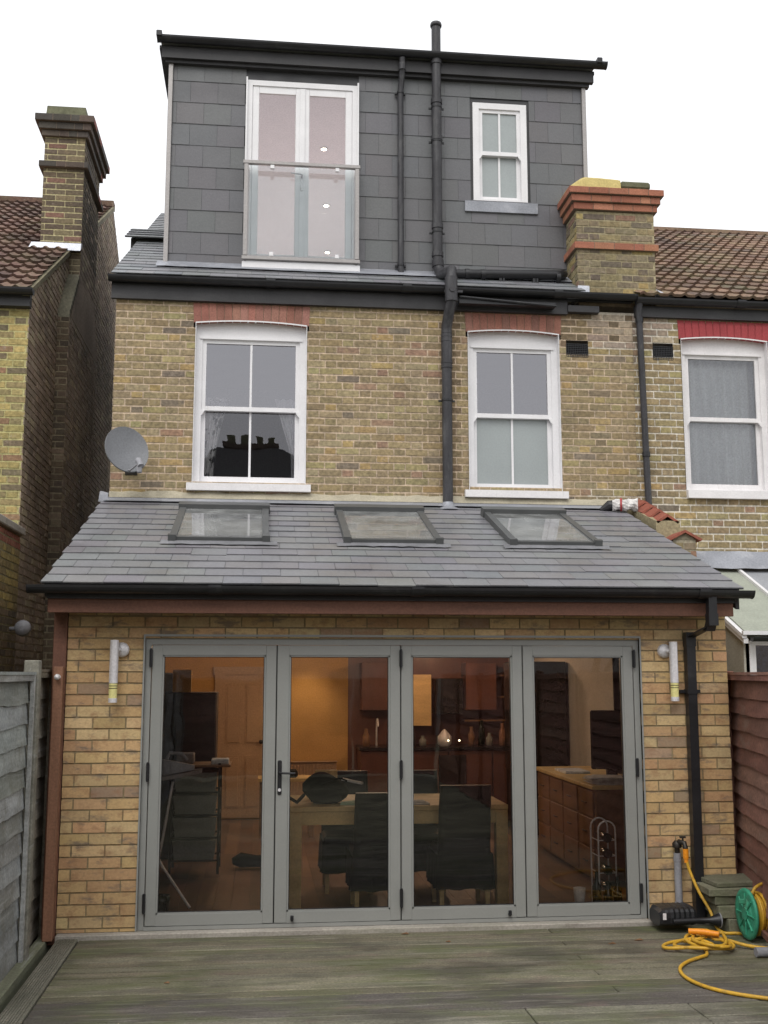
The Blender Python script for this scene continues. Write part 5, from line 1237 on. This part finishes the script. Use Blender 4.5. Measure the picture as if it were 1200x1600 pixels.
# ------------------------------------------------------------------ fences
def lap_fence(t, p0, p1, z0, z1, side, m, pal, label=None, n=14, sag=.004, battens=()):
    p0, p1 = Vector(p0), Vector(p1); d = (p1 - p0); L = d.length; d.normalize(); nrm = Vector((-d.y, d.x, 0)) * side
    rn_ = n or 11; H = z1 - z0 - .05
    f = MB()
    def bar(u0, u1, za, zb, o0=.03, o1=.055):
        a, b = p0 + d * u0, p0 + d * u1; c = pick(pal)
        q = [a + nrm * o0, b + nrm * o0, b + nrm * o1, a + nrm * o1]
        f.hexa([Vector((v.x, v.y, za)) for v in q] + [Vector((v.x, v.y, zb)) for v in q], c)
    bar(0, .04, z0, z1 - .001); bar(L - .04, L, z0, z1 - .001); bar(.0, L, z1 - .04, z1, .028, .052); bar(.04, L - .04, z0, z0 + .04)
    for u in battens: bar(L * u, L * u + .03, z0 + .04, z1 - .04)
    fr_ = f.build('fence_panel', M[m], t)
    if label: fr_['label'] = label
    mb = MB()
    for k in range(rn_):
        a = z0 + H * k / rn_; b = a + H / rn_ + .025; seg = 14; c = pick(pal); bo, to, bl = [], [], []
        ph = random.random() * 6
        for q in range(seg + 1):
            u = L * q / seg; w_ = sag * math.sin(ph + q * .7) + random.uniform(-.005, .005); P_ = p0 + d * u
            bo.append(P_ + nrm * .022 + Z3 * (a + w_)); to.append(P_ + nrm * .004 + Z3 * b); bl.append(P_ + nrm * .010 + Z3 * (a + w_))
        mb.grid([bo, to], False, c, 0, False); mb.grid([bl, bo], False, tuple(x * .8 for x in c), 0, False); mb.grid([[v - nrm * .012 for v in bo], [v - nrm * .012 for v in to]], False, c, 0, False)
    mb.build('slats', M[m], fr_)
    f = MB(); bar(0, L, z1 + .001, z1 + .02, -.03, .06); f.build('cap_rail', M[m], fr_)
GREY = [(3, (.30, .315, .305)), (2, (.255, .265, .25)), (2, (.35, .365, .355)), (.6, (.26, .235, .20))]
BRN = [(3, (.21, .185, .145)), (2, (.18, .155, .12)), (1, (.25, .22, .18))]
REDF = [(3, (.235, .115, .09)), (2, (.20, .095, .07)), (2, (.27, .145, .11))]
lf = thing('garden_fence', (-.72, -1, -.25), 'weathered grey green overlap fence along the left side of the deck', 'fence')
lap_fence(lf, (-.72, -.62, 0), (-.72, -2.45, 0), -.2, 1.80, 1, 'fence', GREY)
lap_fence(lf, (-.74, .42, 0), (-.735, -.49, 0), -.2, 1.82, 1, 'fence', BRN, 'browner panel next to the extension', n=14, battens=(.30,))
def fpost(par, x, y, h, w=.045, m='fence', c=(.24, .23, .19)):
    t = MB(); t.box(x - w, x + w, y - w, y + w, -.25, h, c, bev=.006); t.build('post', M[m], par)
fpost(lf, -.70, -.555, 1.90, w=.05)
B(-.70, -.62, -4.4, .2, -.2, -.06, (.2, .21, .14), bev=.004).build('gravel_board', M['fence'], lf)
sl_ = thing('door_hook', (-.60, -.16, 1.78), 'small round steel fitting on the orange brown post at the left', 'fitting')
MB().lathe((-.61, -.105, 1.785), [(.004, -.05), (.018, -.045), (.022, -.02), (.01, 0), (.02, .004)], 14, axis=1).build('knob', M['steel'], sl_)
rf = thing('garden_fence', (4.66, .28, -.25), 'red brown overlap fence along the right side of the deck', 'fence')
fd_ = Vector((-math.sin(R(13.6)), -math.cos(R(13.6)), 0))
p = Vector((4.66, .28, 0)); lap_fence(rf, tuple(p), tuple(p + fd_ * 1.8), .0, 1.80, -1, 'redfence', REDF)
t = MB(); t.box(4.60, 4.68, .26, .34, -.25, 1.83, (.22, .11, .08), bev=.005); t.build('post', M['redfence'], rf)
# the fences run on behind the viewer and are mirrored in the glass
for yy in (-2.5, -4.4, -6.3, -8.2, -10.1, -12.0):
    lap_fence(lf, (-.72, yy, 0), (-.72, yy - 1.82, 0), -.2, 1.80, 1, 'fence', GREY); fpost(lf, -.72, yy + .04, 1.85)
    lap_fence(rf, (4.40, yy + .8, 0), (4.40, yy - 1.0, 0), -.2, 1.80, -1, 'redfence', REDF); fpost(rf, 4.42, yy + .84, 1.85, m='redfence', c=(.22, .11, .08))
ef = thing('garden_fence', (2, -13.9, -.25), 'fence across the garden end, seen only as a reflection in the folding doors', 'fence')
for k in range(3):
    x = -.72 + 1.72 * k; lap_fence(ef, (x, -13.9, 0), (x + 1.68, -13.9, 0), -.2, 1.75, 1, 'redfence', REDF)
oh = thing('opposite_house', (2, -32, -.2), 'dark brick terrace with chimneys across the gardens, mirrored in the window glass', 'house')
B(-22, 26, -38, -30, -.2, 6.9, (.34, .30, .28)).build('brick_wall', M['stock'], oh)
mb = MB(); mb.hexa([(-22.3, -38.5, 6.9), (26.3, -38.5, 6.9), (26.3, -29.6, 6.9), (-22.3, -29.6, 6.9), (-22.3, -34.1, 9.9), (26.3, -34.1, 9.9), (26.3, -33.9, 9.9), (-22.3, -33.9, 9.9)], (.10, .10, .105)); mb.hexa([(-5.5, -34, 8.6), (6.2, -34, 8.6), (6.2, -33, 8.6), (-5.5, -33, 8.6), (-1.2, -34, 11.35), (1.9, -34, 11.35), (1.9, -33.2, 11.35), (-1.2, -33.2, 11.35)], (.09, .09, .095)); orf = mb.build('roof', M['slate'], oh)
for x in (-13, -6.2, .35, 8.2, 15):
    c = B(x - 1.15, x + 1.15, -34.6, -33.6, 8, 11.5, (.12, .08, .065)); c.box(x - 1.3, x + 1.3, -34.7, -33.5, 11.5, 11.75, (.10, .075, .06)); c = c.build('chimney', M['stock'], orf)
    for k in range(4): MB().lathe((x - .9 + k * .6, -34.1, 11.75), [(.19, 0), (.15, .25), (.18, .42), (.15, .42)], 12).build('chimney_pot', M['moss'], c)
for k in range(8):
    x = -14 + 4 * k
    w_ = B(x, x + 1.1, -30.0, -29.95, 3.7, 5.3).build('window', M['white'], oh)
    B(x + .08, x + 1.02, -29.95, -29.94, 3.8, 5.2).build('pane', M['screen'], w_)
def tree(x, y, h, seed, lab):
    rs = random.Random(seed); t = thing('bare_tree', (x, y, -.25), lab, 'tree'); mb = MB()
    def br(p, d, L, r, dep):
        pts = [p]; q = Vector(p); dd = Vector(d)
        for k in range(4):
            dd = (dd + Vector((rs.uniform(-.2, .2), rs.uniform(-.2, .2), rs.uniform(-.03, .2)))).normalized(); q = q + dd * L / 4; pts.append(q.copy())
        mb.tube(pts, [r * (1 - .15 * k) for k in range(5)], 6 if dep < 2 else 4, caps=False)
        if dep < 5:
            for _ in range(3 if dep < 4 else 2):
                k = rs.randint(2, 4); nd = (dd + Vector((rs.uniform(-.9, .9), rs.uniform(-.9, .9), rs.uniform(-.1, .6)))).normalized(); br(pts[k], nd, L * rs.uniform(.6, .8), r * .5, dep + 1)
    br(Vector((x, y, -.25)), Vector((0, 0, 1)), h * .38, .16, 0); mb.build('trunk', M['bark'], t)
tree(-4.5, -19, 9.5, 3, 'bare tree across the gardens, mirrored in the left sash window'); tree(9.5, -20, 8.0, 8, 'bare tree across the gardens, mirrored in the right sash window')

# ------------------------------------------------------------------ curtains
def curtain(x0, x1, z0, z1, y, amp, waves, m, lab, taper=None):
    mb = MB(); rows = []; n = 60
    for r_ in range(9):
        v = r_ / 8; z = z0 + (z1 - z0) * v; row = []
        for k in range(n + 1):
            u = k / n; w_ = taper(v) if taper else (0, 1); uu = w_[0] + (w_[1] - w_[0]) * u
            row.append((x0 + (x1 - x0) * uu, y + amp * math.sin(u * waves * 2 * math.pi + math.sin(u * 9) * .8), z + .01 * math.sin(u * waves * 6.28)))
        rows.append(row)
    mb.grid(rows); return tag(mb.build('curtain', M[m]), lab, 'curtain')
curtain(.20, .52, 3.68, 4.62, WY + .20, .018, 4, 'pattern', 'scroll patterned curtain behind the left side of the left sash window', taper=lambda v: (0, .45 + .5 * v ** 2))
curtain(.88, 1.25, 3.68, 4.62, WY + .20, .015, 4, 'curtain', 'white curtain tied back at the right side of the left sash window', taper=lambda v: (.70 - .75 * max(0, v - .35), .95 if v < .8 else 1))
curtain(5.28, 6.22, 3.74, 5.3, WY + .225, .02, 9, 'net', 'pale net curtain behind the right neighbour window')
curtain(-.0 + 3.0, 3.9, 4.5, 5.25, WY + .34, .008, 6, 'net', 'pale blind behind the upper sash of the right sash window') if False else None

# ------------------------------------------------------------------ tap, hose and reel
def spline(pts, n=8, closed=False):
    P_ = [Vector(p) for p in pts]; out = []
    for i in range(len(P_) - 1):
        a, b, c, d = P_[max(i - 1, 0)], P_[i], P_[i + 1], P_[min(i + 2, len(P_) - 1)]
        for k in range(n):
            t = k / n; out.append(.5 * ((2 * b) + (c - a) * t + (2 * a - 5 * b + 4 * c - d) * t * t + (3 * b - a - 3 * c + d) * t ** 3))
    out.append(P_[-1]); return out
tp = thing('garden_tap', (4.035, -.05, -.05), 'grey lagged standpipe with outdoor tap beside the black downpipe', 'tap')
mb = MB(); mb.cyl((4.03, -.05, .02), (4.03, -.05, .46), .028, 16); mb.cyl((4.03, -.05, .0), (4.03, -.05, .10), .033, 16); mb.cyl((4.03, -.05, .40), (4.03, -.05, .43), .031, 16); mb.build('lagged_pipe', M['greypl'], tp)
mb = MB(); mb.tube([(4.03, -.05, .44), (4.03, -.05, .52), (4.04, -.07, .545), (4.065, -.11, .54), (4.07, -.12, .50)], .02, 12); mb.lathe((4.03, -.05, .50), [(.034, 0), (.036, .03), (.02, .05)], 14)
mb.box(4.035, 4.085, -.10, -.085, .575, .59, bev=.004); mb.cyl((4.06, -.095, .54), (4.06, -.095, .58), .008, 8); mb.build('tap_body', M['darkmetal'], tp)
hs_ = thing('garden_hose', (3.9, -.9, -.058), 'yellow garden hose looping from the tap over the deck', 'hose')
hz = -.046
mb = MB()
feed = spline([(4.07, -.12, .44), (4.085, -.14, .35), (4.13, -.20, .2), (4.18, -.27, .08), (4.19, -.36, -.02), (4.22, -.42, hz), (4.30, -.44, hz), (4.38, -.47, hz), (4.47, -.56, 0)], 6); mb.tube(feed, .0115, 10)
c0 = Vector((3.93, -.82, 0)); loop = []
def ell(cx, cy, rx, ry, a0, a1, n, z0_, rot=0.0):
    o = []
    for k in range(n + 1):
        a = R(a0 + (a1 - a0) * k / n); ex_, ey_ = rx * math.cos(a), ry * math.sin(a); c, s_ = math.cos(rot), math.sin(rot)
        o.append(Vector((cx + ex_ * c - ey_ * s_, cy + ex_ * s_ + ey_ * c, z0_ + .007 * math.sin(k * .9) + .006 * k / n)))
    return o
path = [Vector((4.9, -.95, hz)), Vector((4.55, -.93, hz)), Vector((4.35, -.90, hz)), Vector((4.20, -.84, hz + .01)), Vector((4.08, -.73, hz + .03))]
path += ell(3.94, -.80, .12, .19, 60, 420, 16, hz + .03, .25)[1:]
path += ell(3.90, -.83, .20, .14, 60, 420, 16, hz + .02, -.1)[1:]
path += ell(3.96, -.78, .11, .22, 60, 400, 16, hz + .045, -.3)[1:]
path += ell(3.80, -.80, .18, .10, 40, 400, 14, hz + .012, .1)[1:]
path += [Vector((3.86, -.98, hz)), Vector((3.79, -1.06, hz)), Vector((3.66, -1.16, hz)), Vector((3.55, -1.30, hz)), Vector((3.50, -1.46, hz)), Vector((3.50, -1.62, hz)), Vector((3.55, -1.78, hz)), Vector((3.64, -1.90, hz)), Vector((3.75, -1.99, hz)), Vector((3.88, -2.06, hz)), Vector((4.1, -2.10, hz)), Vector((4.4, -2.12, hz))]
mb.tube(spline(path, 3), .0115, 10); mb.build('hose', M['hose'], hs_)
mb = MB(); mb.cyl((4.07, -.12, .50), (4.07, -.12, .43), .021, 14); mb.cyl((4.07, -.12, .43), (4.072, -.122, .40), .016, 14); mb.build('connector', M['orange'], hs_)
mb = MB(); mb.tube([(3.86, -.66, hz + .075), (3.95, -.70, hz + .075), (4.04, -.76, hz + .07)], [.018, .022, .019], 12); mb.build('connector', M['orange'], hs_)
rl_ = thing('hose_reel', (4.4, -.62, -.058), 'green hose reel wound with yellow hose at the right edge of the deck', 'hose reel')
rcx, rcy, rcz, rr = 4.31, -.62, .125, .17
for x in (rcx, rcx + .30):
    mb = MB(); mb.lathe((x, rcy, rcz), [(rr - .03, -.008), (rr, -.012), (rr + .006, 0), (rr, .012), (rr - .03, .008)], 40, axis=0)
    mb.lathe((x, rcy, rcz), [(.03, -.012), (rr - .028, -.006), (rr - .028, .006), (.03, .012)], 40, axis=0)
    for k in range(8):
        a = 2 * math.pi * k / 8; mb.tube([(x - .012, rcy + .04 * math.cos(a), rcz + .04 * math.sin(a)), (x - .012, rcy + .14 * math.cos(a), rcz + .14 * math.sin(a))], .007, 6)
    mb.lathe((x, rcy, rcz), [(.045, -.02), (.045, .02)], 20, axis=0); mb.build('flange', M['green'], rl_)
mb = MB(); mb.box(rcx - .055, rcx - .015, rcy - .012, rcy + .012, rcz + .07, rcz + .10, bev=.004); mb.build('crank_handle', M['green'], rl_)
mb = MB(); mb.lathe((rcx, rcy, rcz), [(.07, .01), (.07, .29)], 20, axis=0); mb.build('drum', M['green'], rl_)
mb = MB()
for lay, (rad_, n_) in enumerate(((.085, 11), (.105, 10), (.125, 9), (.14, 6))):
    for k in range(n_):
        xx = rcx + .025 + .25 * (k + .5) / n_ + random.uniform(-.004, .004); mb.tube([(xx + .01 * math.sin(a * .5), rcy + rad_ * math.cos(a), rcz + rad_ * math.sin(a)) for a in [2 * math.pi * q / 24 for q in range(25)]], .0115, 8, caps=False)
mb.tube(spline([(rcx + .02, rcy - .05, rcz + .14), (rcx + .06, rcy - .04, rcz + .19), (rcx + .16, rcy, rcz + .205), (rcx + .28, rcy, rcz + .16)], 6), .0115, 8); mb.build('wound_hose', M['hose'], rl_)
mb = MB(); mb.cyl((4.16, -1.07, -.025), (4.9, -1.07, -.025), .032, 16); mb.cyl((4.5, -.38, .26), (4.9, -.38, .26), .014, 12); mb.cyl((4.66, -.62, .125), (4.66, -1.06, -.01), .014, 10); mb.cyl((4.66, -.62, .125), (4.66, -.38, .26), .014, 10); mb.cyl((rcx + .3, rcy, rcz), (4.68, rcy, rcz), .014, 10)
mb.build('frame', M['greypl'], rl_)

# leaf blower like garden tool: ribbed body with tapered nozzle
gb = thing('foot_pump', (3.9, -.22, -.03), 'black ribbed plastic air pump with tapered nozzle lying below the tap', 'pump')
mb = MB(); body = [];
for k in range(15):
    u = k / 14; x = 3.775 + .27 * u; rib = .010 if (k % 2 and k > 4) else 0; w_ = .13 + rib; hh = (.125 if u < .2 else .13) + rib * .6
    if k == 0: w_ *= .85; hh *= .82
    row = []
    for q in range(16):
        a = 2 * math.pi * q / 16; cx, cy = math.cos(a), math.sin(a)
        row.append((x, -.22 + w_ * math.copysign(abs(cx) ** .55, cx), -.015 + hh * .5 + hh * .5 * math.copysign(abs(cy) ** .55, cy)))
    body.append(row)
mb.grid(body, True, smooth=False, caps=True); mb.build('ribbed_body', M['black'], gb)
mb = MB(); mb.tube([(3.86, -.37, .03), (4.05, -.375, .035), (4.13, -.38, .035), (4.20, -.385, .035)], [.018, .018, .022, .05], 16); mb.build('nozzle', M['black'], gb)
mb = MB(); mb.tube([(4.198, -.385, .035), (4.206, -.385, .035)], .053, 18); mb.build('nozzle_rim', M['greypl'], gb)
mb = MB(); mb.box(3.79, 3.815, -.357, -.352, .04, .085); mb.build('sticker', M['label'], gb)
# stack of old slabs
SG = 'mossy timber offcuts stacked by the right fence'
for k, (x, y, z, w_, d_, h_, a) in enumerate(((4.62, -.20, -.055, .74, .40, .10, 3), (4.60, -.22, .047, .78, .40, .085, -4), (4.58, -.17, .134, .80, .36, .06, 2), (4.57, -.20, .196, .84, .38, .055, -3), (4.60, -.14, .253, .80, .34, .035, 5))):
    mt = Matrix.Rotation(R(a), 3, 'Z'); mb = MB(); c_ = Vector((x, y, z))
    mb.box(x - w_ / 2, x + w_ / 2, y - d_ / 2, y + d_ / 2, z, z + h_, pick([(1, (.15, .145, .10)), (1, (.18, .17, .12))]), rot=(mt, c_), bev=.005)
    tag(mb.build('timber_slab', M['slab']), ['bottom mossy board of the stack by the right fence', 'second mossy board up in the stack by the right fence', 'middle mossy board of the stack by the right fence', 'second from top mossy board of the stack by the right fence', 'topmost mossy board of the stack by the right fence'][k], 'board', SG)
# small items: security light on left flank, debris
fl = thing('security_light', (-1.5, 2.75, 1.95), 'small grey round outdoor light on the sooty wall above the left fence', 'lamp')
mb = MB(); mb.lathe((-1.41, 2.5, 2.24), [(.02, -.06), (.07, -.05), (.08, 0), (.05, .05), (.02, .06)], 18, axis=1); mb.tube([(-1.41, 2.55, 2.24), (-1.46, 2.58, 2.24), (-1.555, 2.6, 2.24)], .018, 8); mb.build('head', M['greypl'], fl)
for k, (x, y, s_) in enumerate(((1.93, -.15, .03), (3.55, -.52, .035), (3.33, -.60, .03), (.32, -1.27, .02), (2.2, -.42, .02))):
    mb = MB(); pts = [(x - s_, y, -.055), (x - s_ * .3, y - s_ * .5, -.05), (x + s_ * .8, y - s_ * .1, -.054), (x + s_ * .3, y + s_ * .5, -.048)]
    mb.hexa([Vector(p) - Vector((0, 0, .004)) for p in pts] + [Vector(p) for p in pts], (.1, .06, .03))
    tag(mb.build('dead_leaf', M['oakdark']), ['dead leaf on the step before the middle mullion', 'larger dead leaf in front of the rightmost panel', 'small dead leaf left of the hose coil', 'dead leaf near the front left of the deck', 'dead leaf before the third door panel'][k], 'leaf', 'dead leaves on the deck')
